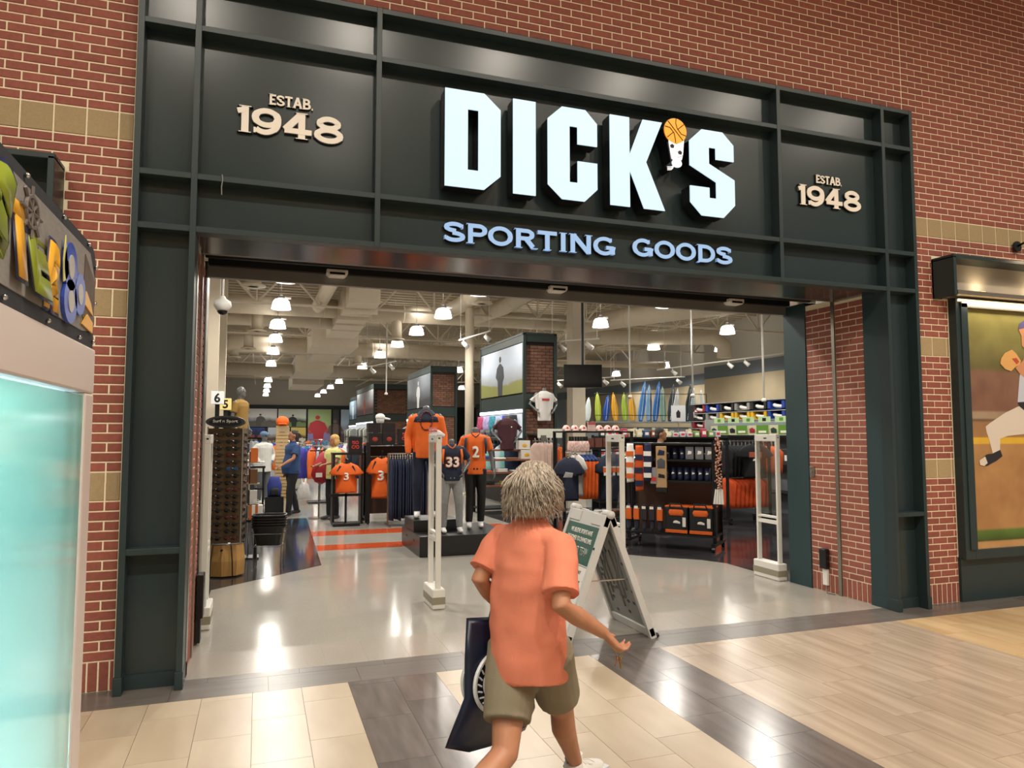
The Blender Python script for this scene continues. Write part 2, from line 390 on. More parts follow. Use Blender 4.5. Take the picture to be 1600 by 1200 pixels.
# ---------------------------------------------------------------- lit sign
LET={'D':[(.75,4.54),(1.08,4.54),(1.22,4.42),(1.22,3.86),(1.08,3.735),(.75,3.735)],
'I':[(1.33,4.54),(1.53,4.54),(1.53,3.735),(1.33,3.735)],
'C':[(1.64,4.42),(1.77,4.54),(1.99,4.54),(2.1,4.43),(2.1,4.23),(1.915,4.23),(1.915,4.38),(1.84,4.38),(1.84,3.89),(1.915,3.89),(1.915,4.08),(2.1,4.08),(2.1,3.85),(1.98,3.735),(1.77,3.735),(1.64,3.85)],
'K':[(2.225,4.54),(2.415,4.54),(2.415,4.2),(2.55,4.54),(2.745,4.54),(2.58,4.155),(2.765,3.735),(2.555,3.735),(2.415,4.07),(2.415,3.735),(2.225,3.735)],
'S':[(3.16,4.54),(3.385,4.54),(3.505,4.43),(3.505,4.275),(3.31,4.275),(3.31,4.38),(3.235,4.38),(3.235,4.225),(3.51,4.1),(3.51,3.86),(3.385,3.735),(3.15,3.735),(3.03,3.85),(3.03,4.0),(3.235,4.0),(3.235,3.905),(3.31,3.905),(3.31,4.06),(3.03,4.19),(3.03,4.42)]}
FACE=mat('sign_face','8FA0A8',.3,emit='D4F2FF',estr=.82)
FACEB=mat('sign_face_blue','7088A8',.3,emit='A9CDF6',estr=.62)
SG=thing('illuminated_sign','large white lit store name letters DICK\'S with ball apostrophe on dark panel','sign',(0,0,0))
def sgn(mb,n,m,par,**k): return mb.obj(n,m,par,**k)
for ch,P in LET.items():
    if ch=='D':
        mb=MB(); rt=MB()
        I_=[(.94,4.39),(1.03,4.39),(1.03,3.885),(.94,3.885)]
        # D as two halves around its counter
        A=[(.75,4.54),(.985,4.54),(.985,4.39),(.94,4.39),(.94,3.885),(.985,3.885),(.985,3.735),(.75,3.735)]
        B=[(.985,4.54),(1.08,4.54),(1.22,4.42),(1.22,3.86),(1.08,3.735),(.985,3.735),(.985,3.885),(1.03,3.885),(1.03,4.39),(.985,4.39)]
        for q in(A,B): mb.prism(q,-.2,-.188); rt.prism(q,-.187,-.05)
    else:
        mb=MB().prism(P,-.2,-.188); rt=MB().prism(P,-.187,-.05)
    l=rt.obj('letter',BLACKG,SG); mb.obj('letter_face',FACE,l)
# apostrophe of stacked balls
ap=MB(); cx,cz,r=2.885,4.485,.115
ap=MB().prism([(cx+1.06*r*math.cos(2*PI*k/28),cz+1.06*r*math.sin(2*PI*k/28)) for k in range(28)],-.19,-.05).prism([(2.80,4.42),(2.98,4.42),(2.96,4.2),(2.9,4.17),(2.83,4.11),(2.79,4.15),(2.84,4.2)],-.18,-.05).obj('apostrophe',BLACKG,SG)
ORG=mat('sign_orange','F59A22',.3,emit='F59A22',estr=.7)
MB().prism([(cx+r*math.cos(2*PI*k/28),cz+r*math.sin(2*PI*k/28)) for k in range(28)],-.2,-.19).obj('basketball',ORG,ap)
sm=MB()
def seam(P):
    P=[(cx+a*r,-.202,cz+b*r) for a,b in P]; sm.tube(P,.004,5)
seam([(-.68,.7),(.66,-.72)]); seam([(.05,.97),(.02,.6),(.15,.2),(.5,-.2),(.93,-.3)]); seam([(-.95,.25),(-.5,.18),(-.15,-.2),(-.05,-.6),(-.02,-.97)]); seam([(.18,.12),(.75,.6)]); seam([(-.75,-.6),(-.18,-.12)])
sm.obj('seam',BLACK,ap)
MB().prism([(2.815,4.40),(2.975,4.41),(2.962,4.27),(2.90,4.245),(2.835,4.275)],-.195,-.185).obj('soccer_ball',mat('sign_white','F4F6F8',.3,emit='F4F6F8',estr=.7),ap)
for c0 in((2.85,4.34),(2.93,4.29),(2.89,4.385)):
    MB().prism([(c0[0]+.024*math.cos(2*PI*k/5+.3),c0[1]+.021*math.sin(2*PI*k/5+.3)) for k in range(5)],-.198,-.194).obj('ball_patch',BLACK,ap)
MB().prism([(2.835,4.27),(2.9,4.24),(2.96,4.265),(2.95,4.225),(2.9,4.205),(2.845,4.225)],-.194,-.184).obj('baseball',mat('sign_lilac','E9DCE9',.3,emit='E9DCE9',estr=.6),ap)
MB().prism([(2.9+.052*math.cos(2*PI*k/20),4.19+.04*math.sin(2*PI*k/20)) for k in range(20)],-.193,-.183).obj('golf_ball',mat('sign_pale','D2E6EE',.3,emit='D2E6EE',estr=.7),ap)
for q in range(3): MB().tube([(2.87-.006*q,-.19,4.165-.012*q),(2.84,-.19,4.15-.013*q),(2.80,-.19,4.145-.014*q)],.004,5).obj('motion_line',MATS['sign_white'],ap)
S2=thing('wordmark_sign','pale blue lit SPORTING GOODS lettering under the big store name','sign')
word('SPORTING',.775,2.355,3.325,.165,-.05,-.016,FACEB,S2,BLACKG,th=.25)
word('GOODS',2.512,3.58,3.345,.165,-.05,-.016,FACEB,S2,BLACKG,th=.25)
CREAM=mat('cream_letter','F6F0E4',.45)
for x,w,l in((-.825,-.03,'next to the big D'),(4.37,5.17,'next to the big S')):
    e=thing('established_sign','cream raised ESTAB. 1948 lettering on dark panel '+l,'sign')
    k=(w-x)/.8
    word('ESTAB.',x+.235,x+.565,4.262,.085,-.035,-.016,CREAM,e,BLACKG,th=.2)
    word('1948',x,w,4.02,.205,-.04,-.016,CREAM,e,BLACKG,th=.25)
# ---------------------------------------------------------------- mall floor
fl=tag(MB().box(-9,13,-13,.06,-.2,-.004).obj('floor',GROUT),'mall floor laid with long beige, taupe and dark tiles',None,None,'structure')
tshare={}
def tile(x0,x1,y0,y1,m,parent,stuff=None,nm='floor_tile',g=.0025):
    w,d=x1-x0-g,y1-y0-g
    if w<.02 or d<.015: return
    if stuff is not None:
        stuff.setdefault(m.name,MB()).box(x0+g/2,x1-g/2,y0+g/2,y1-g/2,-.01,0); return
    k=(round(w,3),round(d,3),m.name)
    if k not in tshare: tshare[k]=MB().box(-w/2,w/2,-d/2,d/2,-.01,0).mesh('tile'); tshare[k].materials.append(m)
    o=bpy.data.objects.new(nm,tshare[k]); COL.objects.link(o); o.parent=parent; o.location=((x0+x1)/2,(y0+y1)/2,0)
TL=.6275; TW=.3175; stuff={}
k=0
cols=[]
x=.03
for i in range(1,28): cols.append((x-TW*i,x-TW*(i-1),-i))
xs=[.03,.3475,.665,.976,1.287,1.599,1.91,2.2275,2.545]+[2.545+.318*i for i in range(1,9)]+[5.089+.3175*i for i in range(1,22)]
for i in range(len(xs)-1): cols.append((xs[i],xs[i+1],i))
for x0,x1,i in cols:
    xm=(x0+x1)/2
    m=T_BEIGE if xm<.03 else T_DARK if xm<.665 else T_BEIGE if xm<1.91 else T_DARK if xm<2.545 else T_TAUPE if xm<5.09 else T_WARM
    off=[-.445,-.865,-.655][i%3]
    # column -1 is E(-.657), -2 D(-.865), -3 C(-.446): order by i%3
    y1=-.365; y=off
    while y1>-9:
        v=in_view((xm,(max(y,-9)+y1)/2,0)) or in_view((xm,y1,0)) or in_view((x1,y1,0))
        tile(x0,x1,y,y1,m,fl,None if v else stuff)
        y1=y; y-=TL
for n,mb in stuff.items(): q=mb.obj('floor_tiles',MATS[n],fl); q['kind']='stuff'
x=-6.28
i=0
while x<10:
    a=x+.13; v=in_view((a+.3,-.2,0))
    if v:
        tile(a,a+TL,-.365,-.05,T_BORDER,fl,nm='border_tile'); tile(x+.35,x+.35+TL,-.05,.06,T_BORDER,fl,nm='border_tile')
    x+=TL
# ---------------------------------------------------------------- store floor
sf=tag(MB().box(-8,22,.06,64,-.2,-.001).obj('floor_store',S_FLOOR),'polished pale grey store floor with black and orange inlays',None,None,'structure')
x=-1.05-.32
while x<5.4:
    a,b=max(x,XL),min(x+.322,XR)
    tile(a,b,.06,.66,S_TILE,sf,g=.0015); x+=.322
def flat(poly,z,name,m): return MB().add([(x,y,z) for x,y in poly]+[(x,y,z-.003) for x,y in poly],[tuple(range(len(poly))),tuple(range(2*len(poly)-1,len(poly)-1,-1))]+[(i,len(poly)+i,len(poly)+(i+1)%len(poly),(i+1)%len(poly)) for i in range(len(poly))]).obj(name,m,sf)
flat([(-1.075,3.2),(.222,4.375),(.364,9.7),(.36,10),(-7,10),(-7,1.45),(-1.075,1.45)],.002,'black_inlay',S_BLACK)
flat([(-.35,4.0),(-.1,4.1),(-.15,9.8),(-.6,9.8)],.0028,'dark_band_inlay',mat('store_dark_band','232225',.1))
flat([(5.4,1.45),(5.42,2.7),(5.25,3.03),(4.74,3.48),(4.2,4.1),(4.0,9.5),(4.0,10),(20,10),(20,1.45)],.002,'black_inlay',S_BLACK)
flat([(.3,7.2),(3.9,7.2),(3.9,7.8),(.32,7.8)],.002,'orange_stripe',S_ORANGE)
flat([(.26,5.6),(3.9,5.6),(3.9,6.12),(.27,6.12)],.002,'orange_stripe',S_ORANGE)
# ---------------------------------------------------------------- mall shell
tag(MB().box(-9,13,-13,.3,8.2,8.4).obj('ceiling_mall',mat('mall_ceiling','D8D0C2',.8)),'plain pale mall ceiling with recessed downlights',None,None,'structure')
tag(MB().box(-9,13,-13.2,-13,0,8.4).obj('wall_mall_opposite',mat('mall_wall','B9A68C',.8)),'plain tan wall on the far side of the mall walkway',None,None,'structure')
def downlight(x,y,e):
    t=thing('downlight','round recessed downlight in the mall ceiling','light',(x,y,8.2),0,'mall ceiling downlights')
    MB().lathe([(.19,0),(.24,0),(.24,-.02),(.19,-.02)],24).obj('ring',WHITEP,t,smooth=True)
    MB().lathe([(.185,.002),(.185,-.006),(.02,-.006)],24).obj('lens',mat('lamp_lens','FFF2DC',.4,emit='FFE9CC',estr=6),t)
    ld=bpy.data.lights.new('downlight_lamp','AREA'); ld.shape='DISK'; ld.size=.36; ld.energy=e; ld.color=(1,.9,.77); ld.spread=R(150)
    l=bpy.data.objects.new('lamp',ld); COL.objects.link(l); l.parent=t; l.location=(0,0,-.03)
for i in range(8):
    downlight(-6.5+2.4*i,-5.65,MALL_LAMP)
    if i%2: downlight(-6.5+2.4*i,-9.6,MALL_LAMP*.8)
# ---------------------------------------------------------------- poster case on the right wall
pc=thing('poster_case','tall dark framed baseball poster case on the right brick wall','poster case',(0,0,0))
X0=6.37; X1=9.3
MB().box(X0-.01,X1,-.03,.04,.0,.46).obj('base_panel',GREEN,pc)
for a in((X0,X0+.14,.44,3.2),(X0+.14,X1,.44,.54)): MB().box(a[0],a[1],-.085,.02,a[2],a[3]).obj('frame_member',GREEN,pc,bevel=.004)
MB().box(X0+.06,X1,-.1,.02,3.1,3.2).obj('frame_member',mat('brushed_frame','8F897E',.3,.8),pc,bevel=.004)
MB().box(X0+.06,X0+.155,-.1,-.02,.54,3.15).obj('inner_frame',GREEN,pc,bevel=.003)
PY=-.052
pr_=MB().box(X0+.15,X1,PY,PY+.02,.53,3.11).obj('print',None,pc)
# printed picture: blurred trees, shed roof, yellow rail, wooden fence, grass
pm=bpy.data.materials.new('baseball_print'); pm.use_nodes=True; N=pm.node_tree.nodes; Lk=pm.node_tree.links
b=N['Principled BSDF']; b.inputs['Roughness'].default_value=.45
tc=N.new('ShaderNodeTexCoord'); sp=N.new('ShaderNodeSeparateXYZ'); Lk.new(tc.outputs['Object'],sp.inputs[0])
mr=N.new('ShaderNodeMapRange'); mr.inputs[1].default_value=.53; mr.inputs[2].default_value=3.11; Lk.new(sp.outputs['Z'],mr.inputs[0])
rp=N.new('ShaderNodeValToRGB'); rp.color_ramp.interpolation='LINEAR'; Lk.new(mr.outputs[0],rp.inputs[0])
E=rp.color_ramp.elements; E[0].position=0; E[0].color=lin('C59A66'); E[1].position=1; E[1].color=lin('8C8440')
for p,c in((.03,'B98E5E'),(.035,'41531F'),(.075,'5E7A34'),(.085,'B08454'),(.25,'AC7F50'),(.43,'B08553'),(.434,'DDB236'),(.457,'DDB236'),(.46,'A57A4A'),(.52,'9A7450'),(.532,'5F4A38'),(.54,'A38C72'),(.563,'A08A72'),(.572,'7F5A48'),(.73,'85624F'),(.75,'6A6238'),(.85,'7D7843')):
    e=E.new(p); e.color=lin(c)
nz=N.new('ShaderNodeTexNoise'); nz.inputs['Scale'].default_value=3.5; Lk.new(tc.outputs['Object'],nz.inputs['Vector'])
mx=N.new('ShaderNodeMixRGB'); mx.blend_type='SOFT_LIGHT'; mx.inputs[0].default_value=.5; Lk.new(rp.outputs[0],mx.inputs[1]); Lk.new(nz.outputs['Fac'],mx.inputs[2]); Lk.new(mx.outputs[0],b.inputs['Base Color'])
pr_.data.materials.append(pm)
def pp(name,P,m,dy=.002): # printed shape, poster coords (x,z) in world
    return MB().prism(P,PY-dy-.001,PY-dy).obj(name,m,pr_)
SK=mat('print_skin','C98D66',.5); PW=mat('print_white','D9CFC2',.5); PG=mat('print_glove','D8A561',.5); PN=mat('print_navy','3C4B66',.5); PB=mat('print_black','27242A',.5)
# ball player printed on the poster (leg kick, glove raised), cut by the frame edge
pp('printed_trousers',[(7.75,2.09),(7.37,2.08),(7.27,2.05),(7.07,1.98),(6.84,1.87),(6.77,1.83),(6.78,1.77),(6.81,1.7),(6.85,1.57),(6.86,1.53),(6.95,1.53),(6.97,1.59),(6.98,1.7),(7.1,1.73),(7.35,1.75),(7.6,1.7),(7.75,1.3),(7.85,.95),(7.98,.95),(7.95,1.5),(7.85,2.05)],PW)
pp('printed_sock',[(6.82,1.53),(6.97,1.58),(7.0,1.51),(6.9,1.46),(6.84,1.5)],PB,.004)
pp('printed_shoe',[(6.66,1.47),(6.76,1.53),(6.83,1.54),(6.9,1.46),(6.76,1.41),(6.67,1.42)],PB,.005)
pp('printed_toe',[(6.65,1.47),(6.74,1.51),(6.77,1.44),(6.72,1.41),(6.66,1.42)],PW,.006)
pp('printed_belt',[(7.28,2.1),(7.8,2.13),(7.8,2.06),(7.37,2.01),(7.29,2.06)],PB,.004)
pp('printed_jersey',[(7.4,2.58),(7.32,2.38),(7.27,2.1),(7.8,2.1),(7.85,2.6),(7.7,2.75),(7.48,2.74)],mat('print_jersey','C3CAD6',.5),.003)
pp('printed_arm',[(7.26,2.48),(7.34,2.53),(7.45,2.62),(7.5,2.5),(7.39,2.38),(7.32,2.42)],SK,.005)
pp('printed_glove',[(7.03,2.52),(7.05,2.58),(7.11,2.64),(7.22,2.68),(7.28,2.64),(7.35,2.56),(7.33,2.52),(7.26,2.49),(7.19,2.44),(7.1,2.46)],PG,.006)
pp('printed_glove_web',[(7.21,2.58),(7.28,2.59),(7.32,2.55),(7.28,2.52)],mat('print_red','B4483A',.5),.008)
pp('printed_face',[(7.34,2.91),(7.38,2.84),(7.38,2.73),(7.45,2.68),(7.6,2.72),(7.65,2.9),(7.5,2.97)],SK,.004)
pp('printed_cap',[(7.33,2.91),(7.36,2.98),(7.44,3.02),(7.6,3.03),(7.67,2.93),(7.5,2.95)],mat('print_purple','5D5585',.5),.006)
# hood above the case
hd=thing('poster_hood','dark boxed metal hood above the baseball poster case','hood',(0,0,0))
MB().box(6.15,6.27,-.02,.06,3.19,3.62).box(6.15,9.3,-.26,.02,3.58,3.62).box(6.15,6.19,-.26,.02,3.19,3.6).obj('casing',GREEN,hd,bevel=.004)
MB().box(6.19,9.3,-.03,.03,3.25,3.58).obj('inner_face',mat('hood_metal','A39B8C',.42),hd)
MB().box(6.27,9.3,-.06,.02,3.2,3.26).obj('lower_ledge',mat('hood_ledge','8F887B',.35,.8),hd,bevel=.004)
# gooseneck lamp
gl=thing('gooseneck_lamp','black round wall lamp above the poster hood','lamp',(7.42,-.02,3.86))
MB().lathe([(.06,0),(.06,.02)],16).obj('wall_plate',BLACK,gl).rotation_euler=(R(90),0,0)
MB().tube([(0,0,0),(0,-.15,.04),(0,-.28,.0)],.012).obj('arm',BLACK,gl,smooth=True)
MB().ell((0,-.3,-.03),(.085,.085,.085)).obj('head',BLACKG,gl,smooth=True)
ld=bpy.data.lights.new('poster_lamp','SPOT'); ld.energy=18; ld.color=(1,.76,.5); ld.spot_size=R(150); ld.spot_blend=.8; ld.shadow_soft_size=.05
lo=bpy.data.objects.new('lamp',ld); COL.objects.link(lo); lo.parent=gl; lo.location=(0,-.42,-.12); lo.rotation_euler=(R(25),0,0)
tag(MB().box(6.4,9.2,-.1,-.06,3.165,3.19).obj('strip_lamp',mat('strip_lamp','FFDFA8',.4,emit='FFD9A0',estr=3)),'slim warm strip lamp under the hood ledge above the baseball poster','light')
ld=bpy.data.lights.new('strip_lamp','AREA'); ld.shape='RECTANGLE'; ld.size=2.6; ld.size_y=.05; ld.energy=8; ld.color=(1,.84,.64)
lo=bpy.data.objects.new('strip_lamp_glow',ld); COL.objects.link(lo); lo.parent=bpy.data.objects['strip_lamp']; lo.location=(7.8,-.42,3.13); lo.rotation_euler=(R(38),0,0)
lo.location=(7.8,-.14,3.16)
for i,x in enumerate((6.75,7.6)):  # added lamps that throw two warm pools onto the hood's inner face
    t=thing('hood_added_glow','small added warm glow lamp on the hood ledge, '+('by the brick edge','farther along the hood'),'light',(x,-.1,3.262)) if False else thing('hood_added_glow','small added warm glow lamp on the hood ledge '+('nearest the brick edge','farther along the hood')[i],'light',(x,-.11,3.262))
    MB().box(-.03,.03,-.02,.02,0,.02).obj('body',BLACKM,t); MB().box(-.022,.022,-.014,.014,.02,.024).obj('lens',mat('strip_lamp','FFDFA8',.4,emit='FFD9A0',estr=3),t)
    ld=bpy.data.lights.new('hood_added_glow','SPOT'); ld.energy=3.2; ld.color=(1,.78,.5); ld.spot_size=R(140); ld.spot_blend=1; ld.shadow_soft_size=.02
    lo=bpy.data.objects.new('lamp',ld); COL.objects.link(lo); lo.parent=t; lo.location=(0,-.05,.05); lo.rotation_euler=(R(130),0,0)
MB().box(6.27,9.3,-.2,-.05,3.215,3.26).obj('shelf_ledge',MATS['hood_ledge'],hd)
# hood on the left wall
lh=thing('poster_hood','dark boxed metal hood on the left brick wall behind the game machine','hood')
MB().box(-4.5,-1.93,-.26,.02,3.58,3.62).box(-1.97,-1.93,-.26,.02,3.19,3.6).obj('casing',GREEN,lh,bevel=.004)
MB().box(-4.5,-1.96,-.05,.05,3.19,3.58).obj('inner_face',GREEN,lh)
MB().box(-4.5,-2.16,-.09,.02,0,3.2).obj('case_front',GREEN,lh)
# ---------------------------------------------------------------- prize game machine on the left
KX=-1.06; KY0=-4.75; KY1=-3.3; KW=1.0
kx=thing('game_machine','tall lit prize game machine with glass sides and cartoon lettered header','game machine',(KX,KY1,0))
def kb(x0,x1,y0,y1,z0,z1): return MB().box(x0,x1,y0,y1,z0,z1)   # local: x<=0 inside, y<=0 toward viewer
FRM=mat('kiosk_frame','D5C7C1',.35); L_=KY1-KY0
for (y0,y1,z0,z1) in((-.1,0,.601,1.869),(-L_,-L_+.08,.601,1.869),(-L_,0,1.87,2.0),(-L_,0,.452,.6)):
    kb(-.05,0,y0,y1,z0,z1).obj('frame_member',FRM,kx,bevel=.006)
kb(-KW,-.052,-.04,-.002,.45,1.998).obj('end_frame',FRM,kx)
kb(-KW,0,-L_,0,0,.45).obj('cabinet',mat('kiosk_body','3A4E70',.4),kx,bevel=.01)
kb(-KW,-.055,-L_,-.045,1.96,1.998).obj('cabinet_top',FRM,kx)
kb(-KW,-KW+.03,-L_,0,.45,2.0).obj('back_panel',mat('kiosk_back','E6ECEE',.4),kx)
kb(-KW,-.06,-.09,-.045,.45,1.96).obj('end_panel',mat('kiosk_end','E2EAEC',.4),kx)
kb(-KW+.03,-.06,-L_,-.1,.45,.6).obj('prize_bed',mat('kiosk_bed','BFDDF2',.5),kx)
kb(-.03,-.022,-L_+.08,-.1,.6,1.87).obj('glass_pane',mat('kiosk_glass','E8F6F4',.03,trans=1,spec=.6),kx)
kb(-.012,-.004,-L_+.1,-.112,.6,1.86).obj('pane_edge',mat('pane_edge','BFE9DC',.1,trans=.9),kx).scale=(1,1,1)
def lampin(nm,col,e,loc,sx,sy,rot,par):
    ld=bpy.data.lights.new(nm,'AREA'); ld.shape='RECTANGLE'; ld.size=sx; ld.size_y=sy; ld.energy=e; ld.color=col
    o=bpy.data.objects.new('lamp',ld); COL.objects.link(o); o.parent=par; o.location=loc; o.rotation_euler=rot
lampin('kiosk_green',(.78,1,.9),20,(-.5,-.7,1.93),.7,1.1,(0,0,0),kx)
lampin('kiosk_blue',(.6,.8,1),46,(-.5,-.7,.64),.7,1.1,(PI,0,0),kx)
# plush prizes inside
for i,(px,py,pz,c) in enumerate(((-.45,-.45,.6,'E8C9A4'),(-.6,-.8,.6,'BFDDE8'),(-.4,-1.1,.6,'E2D4B0'))):
    pl=thing('plush_toy','%s plush bear sitting in the prize machine'%('tan','pale blue','cream')[i:i+1][0] if False else ('tan','pale blue','cream')[i]+' plush bear sitting in the prize machine','toy',(KX+px,KY1+py,pz))
    pm_=mat('plush%d'%i,c,.95)
    MB().ell((0,0,.12),(.1,.1,.13)).obj('body',pm_,pl,smooth=True); MB().ell((0,0,.3),(.085,.085,.085)).obj('head',pm_,pl,smooth=True)
    for s in(-1,1): MB().ell((.02,s*.065,.37),(.02,.03,.03)).obj('ear',pm_,pl,smooth=True); MB().ell((.06,s*.1,.13),(.09,.035,.04)).obj('arm',pm_,pl,smooth=True); MB().ell((.09,s*.07,.04),(.08,.04,.04)).obj('leg',pm_,pl,smooth=True)
# header sign (in the plane facing +x), drawn in (y,z) local to the header
HM=Matrix(((0,-1,0,0),(1,0,0,0),(0,0,1,0),(0,0,0,1)))
def hp(name,P,m,d0,d1,par):   # P in (y,z) -> plate facing +x
    mb=MB(); mb.x=Matrix(((0,1,0,0),(1,0,0,0),(0,0,1,0),(0,0,0,1))); mb.prism(P,d0,d1); return mb.obj(name,m,par)
rc=[(-L_,2.0),(-.012,2.0),(-.012,2.22)]+[(-.07+.058*math.cos(R(a)),2.23+.06*math.sin(R(a))) for a in(20,45,70)]+[(-.09,2.292),(-L_,2.292)]
hb=hp('header_panel',rc,mat('header_dark','34373D',.75),-.25,-.006,kx)
hp('header_print',[(-L_,2.035),(-.16,2.035),(-.03,2.05),(-.03,2.2),(-.1,2.262),(-L_,2.262)],mat('header_print','8C8986',.65,0,.1,40,stretch=(1,1,3)),-.006,-.003,hb)
hp('brown_picture',[(-.175,2.07),(-.035,2.065),(-.035,2.19),(-.165,2.245)],mat('header_brown','5B4A40',.5,0,.25,25),-.003,-.001,hb)
GRN=mat('toon_green','95A52E',.35); YEL=mat('toon_yellow','E5A928',.35); BLU=mat('toon_blue','3653B8',.3); NAV=mat('toon_outline','1D2347',.4)
def toon(body,cy,cz,w,h_,m,tilt=0):
    # slightly puffy coloured letter over a navy copy
    for nm,mm,bo,d in(('letter_outline',NAV,.14,.0015),('letter',m,.07,.004)):
        me=text(body,w*(1.14 if d<.002 else 1),h_*(1.1 if d<.002 else 1),d,bo).copy()
        o=link(nm,me,mm,hb); o.location=(0,cy,cz); o.rotation_euler=(tilt,0,R(90))
for ch,y,z,w,h_,m,tl in(('S',-.87,2.15,.15,.19,GRN,.1),('T',-.735,2.145,.15,.17,YEL,-.1),('E',-.60,2.128,.13,.16,GRN,-.15),('R',-.475,2.115,.125,.15,YEL,.05),('M',-1.3,2.16,.12,.17,YEL,0),('A',-1.15,2.16,.11,.17,GRN,0),('J',-1.0,2.155,.1,.17,YEL,0)):
    if ch in 'STER': toon(ch,y,z,w,h_,m,tl)
def blob(name,c,ry,rz,m,d0,d1,n=20): return hp(name,[(c[0]+ry*math.cos(2*PI*k/n),c[1]+rz*math.sin(2*PI*k/n)) for k in range(n)],m,d0,d1,hb)
for c,ry,rz in(((-.345,2.17),.065,.06),((-.335,2.085),.065,.055),((-.24,2.12),.06,.055)):
    blob('blue_bubble',c,ry,rz,BLU,-.002,.006); blob('bubble_hole',(c[0],c[1]),ry*.42,rz*.5,mat('bubble_grey','B5B2AE',.4),.006,.008)
hp('yellow_splash',[(-.19,2.05),(-.06,2.04),(-.06,2.07),(-.13,2.085)],YEL,-.001,.002,hb)
hp('yellow_splash',[(-.18,2.11),(-.06,2.09),(-.09,2.12),(-.15,2.145)],YEL,-.001,.002,hb)
hp('pale_star',[(-.42,2.17),(-.405,2.235),(-.385,2.18),(-.35,2.165),(-.385,2.13),(-.41,2.12)],mat('toon_pale','D5D27A',.4),.004,.006,hb)
wh=MB()
for k in range(8):
    a=2*PI*k/8; wh.tube([(0,-.66,2.215),(0,-.66+.07*math.cos(a),2.215+.055*math.sin(a))],.004,5)
wh.tube([(0,-.66+.042*math.cos(2*PI*k/18),2.215+.032*math.sin(2*PI*k/18)) for k in range(19)],.005,5)
wh.obj('ship_wheel',mat('wheel_grey','6F6864',.5),hb)
for (y,z) in((-.13,2.28),(-.035,2.235),(-.035,2.13),(-.035,2.02),(-.2,2.012),(-.5,2.012),(-.8,2.012),(-1.1,2.28),(-.7,2.28),(-.4,2.28)):
    MB().ell((.0,y,z),(.006,.006,.006),8,5).obj('bolt',CHROME,hb,smooth=True)
# ---------------------------------------------------------------- store shell
ZD=6.5
cs=MB().box(-8,22,1.42,64,ZD,ZD+.1).obj('ceiling_store',BEIGE); tag(cs,'beige open steel deck ceiling of the store with ribs',None,None,'structure')
rb=MB()
y=8.
while y<40: rb.box(-8,20,y,y+.12,ZD-.07,ZD+.01); y+=.45
q=rb.obj('deck_ribs',BEIGE,cs); q['kind']='stuff'
def structure(name,mb,m,label): return tag(mb.obj(name,m),label,None,None,'structure')
wb=structure('wall_store_back',MB().box(-8,22,62,62.2,4.3,ZD),WALLU,'pale upper back wall of the store')
MB().box(-8,22,61.9,62.2,0,4.3).obj('dark_fascia',mat('fascia','20262A',.6),wb)
structure('wall_store_left',MB().box(-7.2,-7,1.42,62,0,ZD),WALLU,'plain left wall inside the store')
ws=structure('wall_store_right',MB().box(18,18.3,1.42,21.5,0,ZD).box(18.3,19.5,21.3,21.5,0,ZD).box(19.4,19.6,21.5,62,0,ZD),WALLU,'pale right wall of the store with grey band and beige lower part')
MB().box(17.98,18,1.42,21.5,4.15,4.68).obj('grey_band',BAND,ws); MB().box(17.985,18,1.42,21.5,0,4.15).obj('beige_panel',WALLB,ws)
MB().box(19.37,19.4,21.5,62,4.1,4.62).obj('grey_band',BAND,ws); MB().box(19.375,19.4,21.5,40,0,4.1).obj('beige_panel',WALLB,ws); MB().box(19.375,19.4,40,62,0,4.1).obj('grey_panel',mat('wall_bluegrey','77828A',.8),ws)
structure('wall_store_front',MB().box(-8,XL-.3,1.2,1.42,0,ZD).box(XR+.5,22,1.2,1.42,0,ZD).box(XL-.3,XR+.5,1.2,1.42,3.5,ZD),WALLU,'inner face of the storefront wall')
# ---------------------------------------------------------------- roof trusses, one thing each
def truss(y,x0,x1,zb,zt,lab,step=1.7):
    t=thing('roof_truss',lab,'truss',(0,y,0),0)
    MB().box(x0,x1,-.06,.06,zb,zb+.05).obj('bottom_chord',DUCT,t); MB().box(x0,x1,-.06,.06,zt-.05,zt).obj('top_chord',DUCT,t)
    x=x0;k=0
    while x<x1-.1:
        a,b=(zb+.05,zt-.05) if k%2 else (zt-.05,zb+.05)
        MB().cyl((x,0,a),(min(x+step/2,x1),0,b),.035,n=6).obj('web_bar',DUCT,t)
        if k%2==0: MB().box(x+step/2-.02,x+step/2+.02,-.02,.02,zb,zt).obj('web_post',DUCT,t)
        x+=step/2;k+=1
    return t
truss(15.6,-5,18,5.4,6.45,'deep beige roof truss nearest the entrance')
truss(22.2,-5,19,5.4,6.45,'beige roof truss behind the stepped trunk duct')
truss(29,-6,19,5.4,6.45,'beige roof truss before the far pendant lamps')
truss(36,-6,19,5.4,6.45,'far beige roof truss over the rear aisles')
truss(44,-7,19,5.4,6.45,'farthest beige roof truss by the back wall')
for i,x in enumerate((-3.5,-1,7.5,10.2,12.5,15)):
    j=thing('bar_joist','slim beige bar joist running to the back wall under the deck','joist',(x,0,0),0,'bar joists under the store deck')
    MB().box(-.03,.03,8,60,5.95,5.99).obj('bottom_chord',DUCT,j); wbm=MB(); y=8;k=0
    while y<50: wbm.cyl((0,y,5.97 if k%2 else 6.4),(0,y+.6,6.4 if k%2 else 5.97),.018,n=5); y+=.6;k+=1
    wbm.obj('web_bars',DUCT,j)
